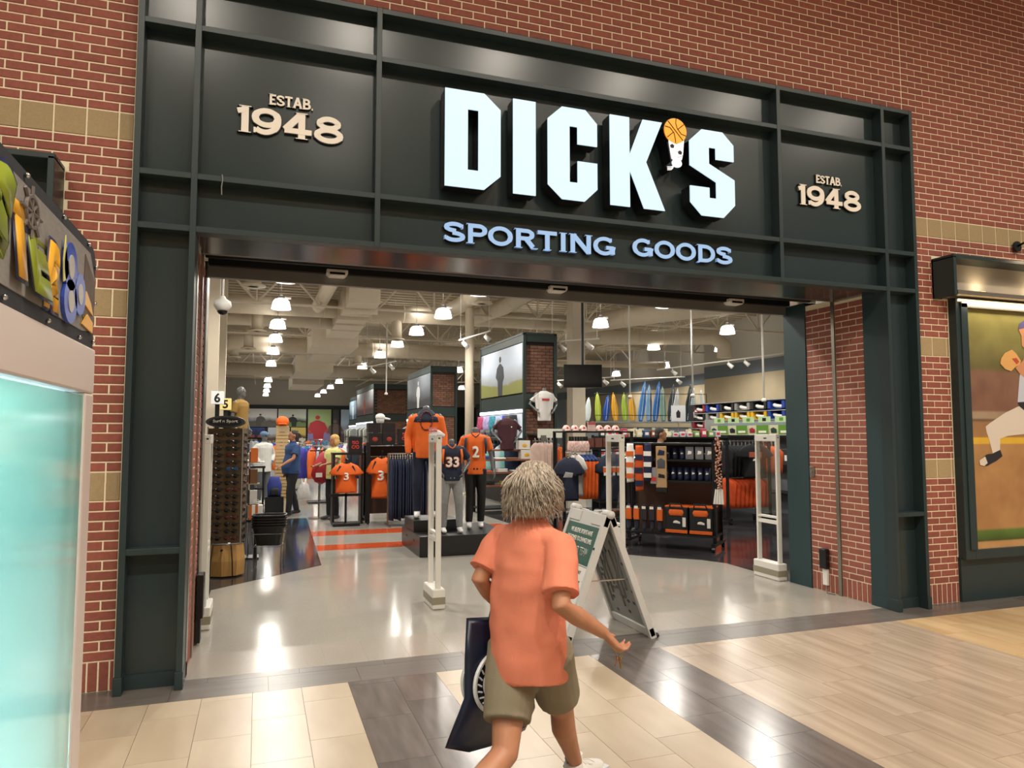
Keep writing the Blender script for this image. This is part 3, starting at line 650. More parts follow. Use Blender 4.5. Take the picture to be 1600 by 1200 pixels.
# ---------------------------------------------------------------- ducts
def rduct(name,label,pts,r,n=20):
    t=thing(name,label,'duct'); MB().limb([(p,r) for p in pts],n).obj('pipe',DUCT,t,smooth=True)
    for i in range(len(pts)-1):
        a,b=Vector(pts[i]),Vector(pts[i+1]); L=(b-a).length; d=(b-a)/L; s=1.2
        while s<L-.2: MB().cyl(a+d*(s-.015),a+d*(s+.015),r*1.025,n=n).obj('seam_ring',DUCT,t,smooth=False); s+=1.5
    return t
td=thing('trunk_duct','long stepped box duct running back through the ceiling','duct')
for i,(x0,x1,y0,y1,z0,z1) in enumerate(((1.65,2.5,14.2,15.2,5.35,6.1),(1.62,2.5,15.2,16.4,5.3,6.0),(1.6,2.52,16.4,17.6,5.26,6.0),(1.6,2.55,17.6,18.8,5.22,6.0),(1.58,2.56,18.8,20.7,5.18,6.0),(1.15,2.85,21.6,24.6,5.0,5.9),(1.35,2.6,24.6,28.0,4.98,5.7),(1.0,2.82,31,36,4.8,5.6),(1.24,3.1,40,46,4.75,5.5))):
    MB().box(x0,x1,y0,y1,z0,z1).obj('duct_section',DUCT,td,bevel=.01)
for y in(15.2,16.4,17.6,18.8,21.6,24.6): MB().box(1.57,2.58,y-.02,y+.02,5.2,5.95).obj('flange',DUCT,td)
rduct('round_duct','thick round duct crossing the ceiling before the stepped trunk',[(-6,17,5.62),(1.7,17.0,5.62)],.3)
rduct('round_duct','second round duct crossing beside the first, left of trunk',[(-6,18.8,5.5),(1.6,18.8,5.5)],.27)
rduct('round_duct','round duct running right from the stepped trunk to the column',[(2.5,17.2,5.6),(9.5,17.2,5.6)],.28)
rduct('round_duct','round duct crossing the ceiling behind the second truss',[(-6,24.6,5.3),(1.4,24.6,5.3)],.33)
rduct('round_duct','long round duct right of the trunk behind the second truss',[(2.6,24.6,5.25),(10,24.6,5.25)],.3)
rduct('round_duct','far round duct crossing above the rear aisles',[(-7,34,5.1),(10,34,5.1)],.32)
rduct('round_duct','short sloping round duct dropping to the stepped trunk',[(1.25,12.6,6.0),(1.1,15.2,5.75),(1.0,17,5.6)],.2)
rduct('round_duct','sloping round duct above the middle pendant lamps',[(5.1,11.5,5.9),(5.1,15,5.65),(4.9,17.2,5.6)],.24)
rduct('round_duct','sloping round duct nearest the brick clad display tower',[(6.6,11.5,5.9),(6.4,15,5.65),(6.0,17.2,5.6)],.26)
rduct('round_duct','wide round duct sloping toward the right store wall',[(14,11.0,5.75),(11.4,14.2,5.6),(9.5,17.2,5.5)],.32)
rduct('round_duct','round duct with an elbow down beside the right wall',[(10,18.5,5.3),(14,17.6,5.35),(15.2,16.8,5.3),(15.5,16.6,5.0),(15.5,16.6,4.55)],.27)
rduct('round_duct','thin pipe duct crossing in front of the far right wall',[(9,26,5.2),(11.5,25,5.0),(17.5,24,5.0)],.16)
def diffuser(x,y,z,r,h_,label):
    t=thing('ceiling_diffuser',label,'diffuser',(x,y,z))
    MB().cyl((0,0,.02),(0,0,h_),r*.62,n=20).obj('neck',DUCT,t,smooth=True)
    MB().lathe([(r,0),(r,.03),(r*.62,.07),(r*.6,.02)],24).obj('cone',DUCT,t,smooth=True); MB().lathe([(r*.4,.0),(r*.42,.02),(r*.2,.03)],20).obj('core',DUCT,t,smooth=True)
diffuser(-.81,12.1,5.2,.28,1.2,'round ceiling diffuser on a drop duct near the dome camera')
diffuser(-.73,17.7,4.9,.28,.75,'round ceiling diffuser under the second crossing duct')
diffuser(-1.05,22.66,4.9,.28,.8,'round ceiling diffuser on the left beyond the second truss')
diffuser(4.92,12.48,5.2,.28,1,'round ceiling diffuser above the middle aisle')
diffuser(3.5,17.2,4.75,.26,.8,'round ceiling diffuser right of the stepped trunk')
diffuser(3.2,24.6,4.6,.26,.7,'round ceiling diffuser on the far right branch duct')
diffuser(-1.6,24.6,4.75,.26,.5,'round ceiling diffuser on the far left branch duct')
# ---------------------------------------------------------------- columns
def column(x,y,w,label,rnd=False):
    t=thing('steel_column',label,'column',(x,y,0))
    (MB().cyl((0,0,0),(0,0,6.45),w/2,n=20) if rnd else MB().box(-w/2,w/2,-w/2,w/2,0,6.45)).obj('shaft',DUCT,t,smooth=rnd)
    MB().box(-w*.75,w*.75,-w*.75,w*.75,6.3,6.45).obj('cap_plate',DUCT,t); MB().box(-w*.75,w*.75,-w*.75,w*.75,0,.03).obj('base_plate',DUCT,t)
    return t
column(5.19,14.6,.26,'round beige column behind the number two jersey mannequin',True)
column(8.08,13.42,.4,'square beige column behind the hanging screen')
column(8.75,14.9,.3,'slim beige column just right of the hanging screen')
column(-1.42,8.2,.2,'slim beige column behind the lane number signs')
column(-1.7,16.5,.3,'beige column far back beside the left aisle')
# ---------------------------------------------------------------- pendant lamps
SHADE=mat('lamp_shade','FFFFFF',.4,emit='FFF8EC',estr=4.5)
pl=thing('pendant_lamp','white bell pendant lamp hanging on a cord from the store ceiling','lamp',(0,0,0),0,'pendant lamps hanging in the store')
MB().lathe([(.24,0),(.235,.03),(.2,.19),(.15,.25),(.05,.27)],24).obj('lamp_shade',SHADE,pl,smooth=True)
MB().lathe([(.09,.26),(.09,.33),(.04,.36)],16).obj('ballast_cap',mat('cap_grey','6E6C68',.4,.5),pl,smooth=True)
MB().cyl((0,0,.35),(0,0,1.61),.008,n=6).obj('cord',mat('cord_grey','8B857A',.6),pl)
MB().box(.06,.24,-.03,.03,.27,.31).obj('arm_bracket',WHITEP,pl)
ld=bpy.data.lights.new('pendant_bulb','SPOT'); ld.energy=STORE_LAMP; ld.color=(1,.95,.86); ld.shadow_soft_size=.18; ld.spot_size=R(168); ld.spot_blend=.6
lo=bpy.data.objects.new('bulb',ld); COL.objects.link(lo); lo.parent=pl; lo.location=(0,0,-.2)
ld=bpy.data.lights.new('pendant_added_uplight','POINT'); ld.energy=STORE_LAMP*.055; ld.color=(1,.95,.86); ld.shadow_soft_size=.25  # extra point light added above the cap to brighten the ceiling
lo=bpy.data.objects.new('added_uplight',ld); COL.objects.link(lo); lo.parent=pl; lo.location=(0,0,.7)
pos=[]
for x in(-.15,4.06): pos+=[(x,y) for y in(3,6.4,9.8,13.28,16.8,20.2,24.2,29.6,35.1,40.4,46.2,52,58)]
pos+=[(8.87,y) for y in(3,6.4,9.8,13.39,18.58)]+[(13.3,y) for y in(6.4,9.8,13.36,17.88,24.86)]+[(16.03,17.54),(17.7,24.3),(17.8,29.5),(13,44),(-4.4,6.4),(-4.4,13.3),(-4.4,20),(9,30),(9,40),(9,52)]
for i,(x,y) in enumerate(pos):
    rw='over the sunglasses tower aisle' if abs(x+.15)<.1 else 'along the brick towers' if abs(x-4.06)<.1 else 'beside the hanging screen' if 8<x<9.5 else 'toward the right store wall' if x>9.5 else 'over the checkout side'
    q=pl if i==0 else dup(pl); q.location=(x,y,4.9); q['label']='white bell pendant lamp in the row '+rw; q['group']='pendant lamps '+rw
# hanging track lights
def track(label,p,q,drop,heads):
    t=thing('track_light',label,'track light',p)
    d=Vector(q)-Vector(p); MB().cyl((0,0,0),d,.022,n=6).obj('rail',WHITEP,t)
    for s in(.05,.95):
        a=d*s; MB().cyl(a,Vector((a.x,a.y,6.52-p[2])),.006,n=5).obj('suspension_rod',WHITEP,t)
    for s in heads:
        a=d*s; g=MB().cyl(a,a-Vector((0,0,.12)),.015,n=6).obj('stem',WHITEP,t)
        MB().cyl(a+Vector((-.03,.0,-.1)),a+Vector((.09,-.1,-.24)),.05,.075,n=12).obj('spot_head',WHITE,g,smooth=True)
track('white track light with two heads above the middle brick towers',(4.6,13.6,4.35),(5.3,12.9,4.55),1.8,(.15,.85))
track('white track light in front of the second brick tower',(2.9,20,4.1),(3.9,19.4,4.3),2,(.2,.8))
track('white track light just left of the hanging screen',(6.1,10.6,4.0),(7.3,10.3,4.1),2.3,(.2,.75))
track('long white track light beside the right store wall',(12.3,16,3.95),(16.8,13.2,4.55),2.57,(.1,.45,.55,.95))
track('short white track light left of the long right track',(11.8,18.5,3.75),(14.2,17.2,3.85),2.2,(.15,.9))
track('white track light farther back near the surfboards',(9.5,19,3.7),(11.8,18.2,3.85),2.2,(.15,.85))
# hanging power poles
def pole(x,y,z,label):
    t=thing('power_pole',label,'pole',(x,y,z)); MB().cyl((0,0,.05),(0,0,6.52-z),.025,n=8).obj('conduit',WHITEP,t,smooth=True); MB().lathe([(.05,0),(.06,.05),(.03,.08)],12).obj('end_cup',WHITEP,t,smooth=True); MB().lathe([(.045,-.01),(.045,.0)],12).obj('socket',BLACK,t)
pole(3.53,19.3,3.1,'white power pole hanging before the third brick tower')
pole(9.12,12.1,2.74,'white power pole hanging over the surfboards')
pole(9.63,9.8,2.67,'white power pole hanging left of the boxed shoes')
pole(10.5,8.2,2.5,'white power pole hanging in front of the blue shoe boxes')
# dome camera
dc=thing('dome_camera','white dome security camera on a ceiling rod just inside the entrance','camera',(-1.133,5.2,3.56))
MB().cyl((0,0,.12),(0,0,2.96),.015,n=8).obj('rod',WHITEP,dc); MB().lathe([(.03,.14),(.05,.1),(.11,.06),(.12,0),(.09,-.05),(.07,-.07)],20).obj('housing',WHITEP,dc,smooth=True); MB().ell((0,0,-.07),(.07,.07,.06)).obj('dome',BLACKG,dc,smooth=True)
# ---------------------------------------------------------------- figures
def V3(p): return Vector(p)
def hand(mb,w,d,side,curl=.5,s=1.0,n=6):
    w=V3(w); d=V3(d).normalized(); side=(V3(side)-V3(side).dot(d)*d).normalized(); nn=d.cross(side)
    mb.limb([(w-d*.02*s,.026*s),(w+d*.03*s,.033*s),(w+d*.065*s,.036*s),(w+d*.09*s,.03*s)],10,True,.55,tuple(nn))
    for i,(l,r) in enumerate(((.062,.0095),(.072,.0098),(.066,.0094),(.052,.0085))):
        b=w+d*(.085-.004*abs(i-1))*s+side*(.03-.0195*i)*s; dd=d+side*(.10-.07*i); P=[(b-d*.015*s,r*s)]; a=0; p=b
        for k,q in enumerate((.42,.33,.28)):
            a+=curl*(.55+.25*k); v=(dd.normalized()*math.cos(a)+nn*math.sin(a)); p=p+v*l*q*s*1.0; P.append((p,r*s*(1-.12*k)))
        mb.limb(P,n,True)
    b=w+d*.02*s+side*.03*s; v=(d*.75+side*.75+nn*.2).normalized(); v2=(d*.95+side*.15+nn*.5).normalized()
    mb.limb([(b-v*.02*s,.014*s),(b+v*.03*s,.0125*s),(b+v*.03*s+v2*.028*s,.0105*s),(b+v*.03*s+v2*.045*s,.009*s)],n,True)
HANG=[((.185,0,1.43),(.235,.03,1.15),(.24,-.05,.90))]
def mir(a): return [(-x,y,z) for x,y,z in a]
LEGS=[((.09,0,.92),(.105,-.01,.50),(.105,.03,.09))]
def figure(t,H,skin,arms,legs,shirt=None,pants=None,shoe=None,sleeve='short',girth=1.0,head=True,hair=None,pantlen=1.0,hem=.82,vox=.011,faceturn=0,collar=None,shirtname='shirt',pantsname='trousers',belly=0,loose=.016,neckonly=True,sock=None):
    s=H/1.75; S_=Matrix.Scale(s,4); g=girth
    b=MB(); b.x=S_
    for hp_,kn,an in legs:
        b.limb([(hp_,.083*g),((V3(hp_)*.55+V3(kn)*.45),.074*g),(kn,.054),((V3(kn)*.6+V3(an)*.4)+V3((0,.012,0)),.054),(an,.036)],12,True)
        b.limb([(V3(an)+V3((0,.03,-.05)),.035),(V3(an)+V3((0,-.07,-.055)),.034),(V3(an)+V3((0,-.15,-.065)),.026)],10,True)
    b.loft([(0,0,.86,.13*g,.1*g),(0,0,.95,.155*g,.11*g),(0,-belly*.4,1.06,.14*g,.1*g+belly*.5),(0,0,1.2,.145*g,.1*g),(0,0,1.34,.165*g,.105*g),(0,0,1.43,.15,.075),(0,.005,1.475,.075,.06)],18)
    b.limb([((0,.01,1.44),.058),((0,0,1.55),.05)],12,True)
    for a in arms:
        sh,el,wr=[V3(p) for p in a]
        b.limb([(sh,.05*g),(sh*.5+el*.5,.043*g),(el,.036),((el*.65+wr*.35),.037),(wr,.024)],10,True)
        d=(wr-el).normalized(); sd=V3((0,-1,0)) if abs(d.y)<.8 else V3((-math.copysign(1,sh.x),0,0)); hand(b,wr,d,sd,.45)
    if head:
        hx=Matrix.Rotation(faceturn,4,'Z')
        for c,r in (((0,0,1.655),(.073,.09,.1)),((0,-.025,1.6),(.058,.07,.075)),((0,-.092,1.635),(.014,.02,.018)),((0,-.07,1.56),(.03,.03,.025))):
            c=hx@V3(c); b.ell(tuple(c),r)
        for sx in(-1,1): b.ell(tuple(hx@V3((sx*.075,.005,1.64))),(.012,.02,.03))
    elif neckonly: b.limb([((0,0,1.5),.05),((0,0,1.575),.054)],14,False)
    b.obj('body',skin,t,vox=vox*s,sm=4)
    if head:
        e=MB(); e.x=S_@Matrix.Rotation(faceturn,4,'Z')
        for sx in(-1,1): e.ell((sx*.03,-.085,1.655),(.011,.008,.008),8,6)
        e.obj('eyes',mat('eye','2A211D',.3),t,smooth=True)
        m_=MB(); m_.x=S_@Matrix.Rotation(faceturn,4,'Z'); m_.ell((0,-.094,1.587),(.024,.008,.006),8,6); m_.obj('mouth',mat('lips','9A5A4C',.5),t,smooth=True)
    if hair:
        h_=MB(); h_.x=S_@Matrix.Rotation(faceturn,4,'Z'); kind,hm=hair
        if kind=='short':
            h_.ell((0,.018,1.685),(.08,.09,.082)); h_.ell((0,.05,1.63),(.07,.055,.07))
        else:
            h_.ell((0,.02,1.69),(.095,.1,.085)); h_.ell((0,.04,1.62),(.1,.085,.09))
            for sx in(-1,1): h_.ell((sx*.075,.0,1.61),(.03,.05,.07))
        h_.obj('hair',hm,t,vox=.012*s,sm=2)
    if pants:
        p=MB(); p.x=S_
        for hp_,kn,an in legs:
            en=V3(kn).lerp(V3(an),pantlen)
            q=[(hp_,.1*g),((V3(hp_)*.55+V3(kn)*.45),.088*g),(kn,.072)]
            q+= [((V3(kn)*.5+V3(an)*.5)+V3((0,.01,0)),.066),(V3(an)+V3((0,0,.0)),.056)]
            p.limb(q,14)
        p.loft([(0,0,.83,.12*g,.11*g),(0,0,.92,.175*g,.13*g),(0,0,1.03,.16*g,.12*g)],18)
        p.obj(pantsname,pants,t,vox=.012*s,sm=3)
    if shirt:
        c=MB(); c.x=S_; L=loose
        c.loft([(0,-belly*.3,hem,.165*g+L,.115*g+L+belly*.5),(0,-belly*.5,1.0,.163*g+L,.112*g+L+belly*.6),(0,-belly*.3,1.12,.155*g+L,.108*g+L+belly*.4),(0,0,1.25,.16*g+L,.11*g+L),(0,0,1.36,.178*g+L,.11*g+L),(0,0,1.44,.165*g+L,.085+L),(0,.008,1.49,.085,.065),(0,.008,1.505,.066,.06)],20)
        for a in arms:
            sh,el,wr=[V3(x) for x in a]; en=sh.lerp(el,.72) if sleeve=='short' else wr
            q=[(sh+V3((-math.copysign(.06,sh.x),0,-.01)),.062*g),(sh+V3((0,0,-.022)),.062*g+L*.3)]
            if sleeve=='short': q+=[(en,.066+L*.4)]
            elif sleeve=='long': q+=[(el,.05+L*.6),(el.lerp(wr,.5),.046+L*.5),(wr,.037)]
            c.limb(q,12)
        c.obj(shirtname,shirt,t,vox=.011*s,sm=3)
    if shoe:
        for hp_,kn,an in legs:
            k=MB(); k.x=S_; a=V3(an)
            k.limb([(a+V3((0,.05,-.035)),.042),(a+V3((0,-.02,-.035)),.045),(a+V3((0,-.11,-.05)),.042),(a+V3((0,-.18,-.055)),.033)],12,True,.95)
            k.limb([(a+V3((0,.02,.02)),.046),(a+V3((0,.0,-.03)),.046)],12)
            o=k.obj('shoe',shoe,t,vox=.01*s,sm=2)
    return t
SKIN1=mat('skin_tan','A06B4C',.55,0,.05,12); SKIN2=mat('skin_light','B07A5C',.5,0,.06,14)
# ---------------------------------------------------------------- striding shopper in the walkway
g_=Vector((math.sin(YAW),math.cos(YAW),0)); r_=Vector((math.cos(YAW),-math.sin(YAW),0)); cg=Vector((CAM.x,CAM.y,0))
def cw(lat,dep,z): return cg+r_*lat+g_*dep+Vector((0,0,z))
C0=cw(.085,3.25,0); hd_=(r_+g_).normalized(); th=math.atan2(hd_.x,-hd_.y)
ld_=thing('person','person with wavy grey-blond hair in coral T-shirt and khaki shorts striding past','person',C0,th)
inv=(Matrix.Translation(C0)@Matrix.Rotation(th,4,'Z')).inverted()
def lc(lat,dep,z): return inv@cw(lat,dep,z)
b=MB()
# legs
RH,RK,RA=V3((-.09,0,.80)),lc(.235,3.50,.46),lc(.325,3.76,.085)
LH,LK,LA=V3((.09,.02,.80)),lc(-.03,3.06,.44),lc(-.29,2.80,.20)
def leg(mb,h_,k,a,k1=1):
    mb.limb([(h_,.088),(h_*.55+k*.45,.078),(k,.057),(k*.68+a*.32+V3((0,.022,0)),.059),(k*.4+a*.6+V3((0,.012,0)),.046),(a,.034)],16,True)
leg(b,RH,RK,RA); leg(b,LH,LK,LA)
b.limb([(RA+V3((0,.04,-.045)),.034),(RA+V3((0,-.06,-.045)),.034),(RA+V3((0,-.14,-.06)),.027)],10,True)
b.limb([(LA+V3((0,.02,-.05)),.034),(LA+V3((0,-.05,-.09)),.034),(LA+V3((0,-.1,-.15)),.027)],10,True)
b.loft([(0,0,.74,.13,.1),(0,0,.85,.165,.12),(0,0,.98,.15,.11),(0,0,1.12,.15,.11),(0,0,1.25,.165,.11),(0,0,1.32,.14,.075),(0,.005,1.36,.07,.06)],20)
b.limb([((0,.0,1.33),.055),((0,-.02,1.43),.048)],12,True)
hc=V3((-.005,-.03,1.49))
for c,r in(((0,0,.02),(.072,.088,.1)),((0,-.03,-.04),(.058,.068,.072)),((0,-.095,-.005),(.013,.02,.018)),((0,-.075,-.08),(.03,.028,.022))): b.ell(tuple(hc+V3(c)),r)
for sx in(-1,1): b.ell(tuple(hc+V3((sx*.075,.005,0))),(.012,.02,.03))
RS,RE,RW=V3((-.185,0,1.285)),lc(.20,2.98,1.055),lc(.39,3.10,.915)
LS,LE,LW=V3((.185,.0,1.285)),lc(-.145,3.29,1.10),lc(-.045,3.46,.93)
for a,e_,w in((RS,RE,RW),(LS,LE,LW)):
    b.limb([(a+V3((0,0,-.012)),.044),(a*.5+e_*.5,.045),(e_,.041),(e_*.65+w*.35,.041),(w,.026)],14,True)
rd=(lc(.455,3.13,.84)-RW).normalized(); hand(b,RW,rd,(g_.x*0,0,0) if False else V3((.6,-.6,-.2)),.75,1.05,8)
hand(b,LW,V3((0,-.25,-1)),V3((0,-1,.1)),1.15,1.0,8)
b.obj('body',SKIN2,ld_,vox=.0065,sm=5)
fe=MB()
for sx in(-1,1): fe.ell(tuple(hc+V3((sx*.03,-.083,.015))),(.011,.009,.008),8,6)
fe.obj('eyes',mat('eye','2A211D',.3),ld_,smooth=True)
MB().ell(tuple(hc+V3((0,-.097,-.055))),(.022,.008,.006),8,6).obj('mouth',mat('lips','9A5A4C',.5),ld_,smooth=True)
gls=MB()
for sx in(-1,1):
    gls.tube([hc+V3((sx*.08,.02,.02)),hc+V3((sx*.078,-.085,.02))],.005); gls.ell(tuple(hc+V3((sx*.035,-.105,.012))),(.028,.006,.02),12,6)
gls.obj('glasses',BLACKG,ld_,smooth=True)
# shirt
CORAL=mat('coral_cotton','D97F63',.85,0,.04,6,.15,300)
c=MB()
c.loft([(0,.02,.70,.20,.155),(0,.025,.80,.195,.152),(0,.02,.95,.19,.145),(0,.015,1.08,.19,.14),(0,.01,1.18,.195,.135),(0,.0,1.25,.19,.12),(0,0,1.30,.165,.098),(0,.0,1.345,.105,.08),(0,.0,1.365,.085,.072),(0,-.005,1.385,.068,.065)],30)
for a,e_ in((RS,RE),(LS,LE)):
    en=a.lerp(e_,.82); c.limb([(a+V3((-math.copysign(.09,a.x),0,.0)),.066),(a+V3((-math.copysign(.02,a.x),0,-.012)),.07),(a.lerp(e_,.35),.074),(a.lerp(e_,.65),.078),(en,.083)],16)
so=c.obj('shirt',CORAL,ld_,vox=.0075,sm=6)
tx=bpy.data.textures.new('folds','CLOUDS'); tx.noise_scale=.16; tx.noise_depth=1
dm=so.modifiers.new('d','DISPLACE'); dm.texture=tx; dm.strength=.03; dm.mid_level=.5; dm.texture_coords='LOCAL'
# shorts
p=MB(); KH=mat('khaki','857B66',.85,0,.05,10,.2,250)
for h_,k in((RH,RK),(LH,LK)):
    e_=h_.lerp(k,.72); p.limb([(h_+V3((0,0,.02)),.12),(h_.lerp(k,.4),.112),(e_,.104)],18)
p.loft([(0,.015,.70,.13,.11),(0,.015,.80,.185,.14),(0,.01,.92,.175,.13)],22)
sh_=p.obj('shorts',KH,ld_,vox=.008,sm=4)
dm=sh_.modifiers.new('d','DISPLACE'); dm.texture=tx; dm.strength=.012; dm.texture_coords='LOCAL'
# shoes and socks
def sneaker(a,pitch,nm):
    M=Matrix.Translation(a)@Matrix.Rotation(pitch,4,'X')
    k=MB(); k.x=M
    k.limb([((0,.07,-.04),.036),((0,.02,-.03),.043),((0,-.05,-.04),.043),((0,-.13,-.052),.042),((0,-.185,-.058),.03)],14,True); k.limb([((0,.03,.02),.047),((0,.015,-.03),.047)],14)
    o=k.obj('shoe',mat('sneaker_white','E4E2DF',.6),ld_,vox=.006,sm=3)
    s=MB(); s.x=M; s.prism([(-.04,-.22),(.04,-.22),(.052,-.14),(.046,-.04),(.044,.07),(.03,.105),(-.03,.105),(-.044,.07),(-.046,-.04),(-.052,-.14)],0,.028)
    s.v=[tuple(M@V3((v2.x,v2.z,-.088+v2.y))) for v2 in [M.inverted()@V3(q) for q in s.v]]
    s.obj('sole',mat('sole_grey','C9CED2',.6),o)
    l=MB(); l.x=M
    for i in range(4): l.tube([(-.03,-.045-.022*i,-.002-.007*i),(0,-.045-.022*i,.006-.007*i),(.03,-.045-.022*i,-.002-.007*i)],.004,5)
    l.tube([(0,-.04,.01),(-.03,-.06,.02),(-.045,-.09,.0)],.003,5); l.tube([(0,-.04,.01),(.03,-.05,.022),(.045,-.085,.005)],.003,5)
    l.obj('laces',mat('lace','F2F0EC',.7),o)
    st=MB(); st.x=M
    for sx in(-1,1): st.tube([(sx*.047,.04,-.01),(sx*.05,-.02,-.035),(sx*.046,-.08,-.05)],.007,6)
    st.tube([(.045,.03,.028),(0,.068,.03),(-.045,.03,.028)],.006,6)
    st.obj('grey_stripe',mat('stripe_grey','56707A',.6),o)
    k=MB(); k.x=M; k.limb([((0,.012,-.01),.042),((0,.01,.06),.04)],14); k.obj('sock',mat('sock_white','EAE8E6',.85),ld_)
sneaker(RA,0,'r'); sneaker(LA,R(50),'l')
# hair: cap plus wavy locks
HM_=mat('hair_grey_blond','8C8072',.5,0,0,60,col2='B5A999',isl=.25)
h_=MB(); h_.ell(tuple(hc+V3((0,.015,.035))),(.084,.096,.095)); h_.ell(tuple(hc+V3((0,.035,-.045))),(.09,.08,.085)); hair=h_.obj('hair',HM_,ld_,vox=.01,sm=3)
rnd=random.Random(3); lk=MB()
for i in range(1500):
    a=rnd.uniform(0,2*PI); el=rnd.uniform(-.15,1.45)
    d=V3((math.cos(a)*math.cos(el),math.sin(a)*math.cos(el),math.sin(el)))
    if d.y<-.62 and d.z<.75: continue
    p0=hc+V3((d.x*.084,.012+d.y*.094,.04+d.z*.095))
    out=V3((d.x,d.y+.12,0)); 
    if out.length<.15: out=V3((math.cos(a),math.sin(a),0))
    out.normalize(); ln=rnd.uniform(.09,.19)*(1.12 if d.z>.5 else .9); ph=rnd.uniform(0,6.28); wv=rnd.uniform(.005,.014); P=[]
    sw=V3((-out.y,out.x,0))
    for k in range(7):
        q=k/6; rad=.02*math.sin(min(1,q*1.3)*PI/2)+.012*rnd.random()*q
        tgt=hc+V3((out.x*(.092+.016*q),.02+out.y*(.1+.02*q),0)); zz=p0.z+.008-ln*q**1.15
        xy=p0.lerp(V3((tgt.x,tgt.y,0)),min(1,q*1.5)); P.append((V3((xy.x,xy.y,zz))+sw*wv*math.sin(ph+q*7)+out*(wv*math.cos(ph+q*6)+(.02*q*q if k>4 else 0)),(.0042,.0046,.0044,.004,.0034,.0026,.001)[k]))
    lk.limb(P,4)
q=lk.obj('locks',HM_,hair,smooth=True); q['kind']='stuff'
# keys in the right hand
KEY=mat('brass','B08B4A',.3,.9)
kh=RW+rd*.1
ky=thing('key_ring','brass key ring held in the striding person\'s right hand','keys',C0+Matrix.Rotation(th,3,'Z')@(kh+V3((0,0,-.02))),th)
MB().tube([(.018*math.cos(2*PI*k/14),0,.018*math.sin(2*PI*k/14)) for k in range(15)],.002,5).obj('ring',KEY,ky)
for i,a in enumerate((-.3,.2)): MB().box(-.004,.004,-.001,.001,-.06,-.015).ell((0,0,-.02),(.01,.002,.01),8,6).obj('key',KEY if i else CHROME,ky).rotation_euler=(0,a,0)
# big navy shopping bag in the left hand
bc=lc(-.035,3.46,0); BG=mat('navy_bag','151C33',.35,0,.1,8,.25,9)
bag=thing('shopping_bag','large navy plastic shopping bag with white round emblem carried beside the shorts','bag',C0+Matrix.Rotation(th,3,'Z')@V3((bc.x,bc.y,0)),th+R(90))
ol=[(-.16,.90),(-.05,.915),(.10,.91),(.24,.93),(.25,.75),(.25,.58),(.36,.40),(.22,.34),(.02,.32),(-.14,.335),(-.21,.42),(-.19,.6),(-.17,.78)]
bo=MB().puff(ol,(.04,.6),.045).obj('bag_body',BG,bag,smooth=True)
MB().tube([(-.05,0,.9),(-.03,0,.955),(.02,0,.965),(.08,0,.955),(.1,0,.9)],.006).obj('handle',BG,bag)
WE=mat('emblem_white','D9DCE0',.5); ec=(.085,.63); ey=-.062
for s in(-1,1):
    em=MB()
    for rr_,tk in((.14,.01),(.09,.005)): em.tube([(ec[0]+rr_*math.cos(2*PI*k/40),s*(.047 if rr_<.12 else .042),ec[1]+rr_*.95*math.sin(2*PI*k/40)) for k in range(41)],tk,6)
    for k in range(24):
        a=2*PI*k/24; em.tube([(ec[0]+.106*math.cos(a),s*.05,ec[1]+.1*math.sin(a)),(ec[0]+.126*math.cos(a+.1),s*.046,ec[1]+.12*math.sin(a+.1))],.004,4)
    em.obj('emblem_ring',WE,bo)
    put_text('emblem_letter',bo,'S',WE,(ec[0]+.02 if s<0 else ec[0]-.02,s*.05,ec[1]+.02),h=.05,ext=.002,bold=.03,rot=(0,0,0 if s<0 else PI))
# ---------------------------------------------------------------- shoppers in the store
NAVYP=mat('navy_polo','24406B',.85,0,.08,15); DKP=mat('dark_trousers','15171C',.8)
mn=thing('person','person in navy polo and black trousers walking with a plastic carrier bag','person',(.09,10.6,0),R(-68))
arms=[((.2,0,1.43),(.30,-.12,1.18),(.33,-.36,1.06)),((-.2,0,1.43),(-.25,.05,1.15),(-.25,-.02,.9))]
figure(mn,1.82,SKIN1,arms,[((.09,0,.92),(.11,-.1,.5),(.11,-.12,.09)),((-.09,0,.92),(-.11,.05,.5),(-.11,.16,.1))],NAVYP,DKP,mat('shoe_black','1C1C20',.6),'short',1.12,True,('short',mat('hair_dark','2C2826',.7)),hem=.86,belly=.07,loose=.02)
MB().loft([(0,.008,1.485,.075,.07),(0,.008,1.53,.068,.064)],16).obj('collar',NAVYP,mn).scale=(1.04,)*3
cb=thing('carrier_bag','white translucent plastic carrier bag hanging from the navy polo shopper\'s hand','bag',(.32,10.45,.35),R(20))
MB().puff([(-.14,.0),(.15,.0),(.16,.12),(.12,.3),(.06,.36),(.05,.46),(.03,.36),(-.03,.36),(-.05,.46),(-.06,.36),(-.12,.3),(-.15,.12)],(0,.16),.07).obj('bag_body',mat('plastic_white','C9C8C6',.35,0,.1,20,.3,20),cb,smooth=True)
wm=thing('person','person with short blond hair in pale yellow top and black trousers','person',(.86,9.6,0),R(-60))
figure(wm,1.72,SKIN2,[((.18,0,1.43),(.24,-.1,1.2),(.2,-.34,1.16)),((-.18,0,1.43),(-.24,-.06,1.18),(-.2,-.3,1.12))],[((.085,0,.92),(.09,-.02,.5),(.09,.02,.09)),((-.085,0,.92),(-.09,-.04,.5),(-.09,-.03,.09))],mat('yellow_top','DCD98E',.85,0,.05,10),DKP,mat('shoe_grey','3B3B3E',.6),'short',1.05,True,('long',mat('hair_blond','C79E5C',.6,0,.2,40)),hem=.84)
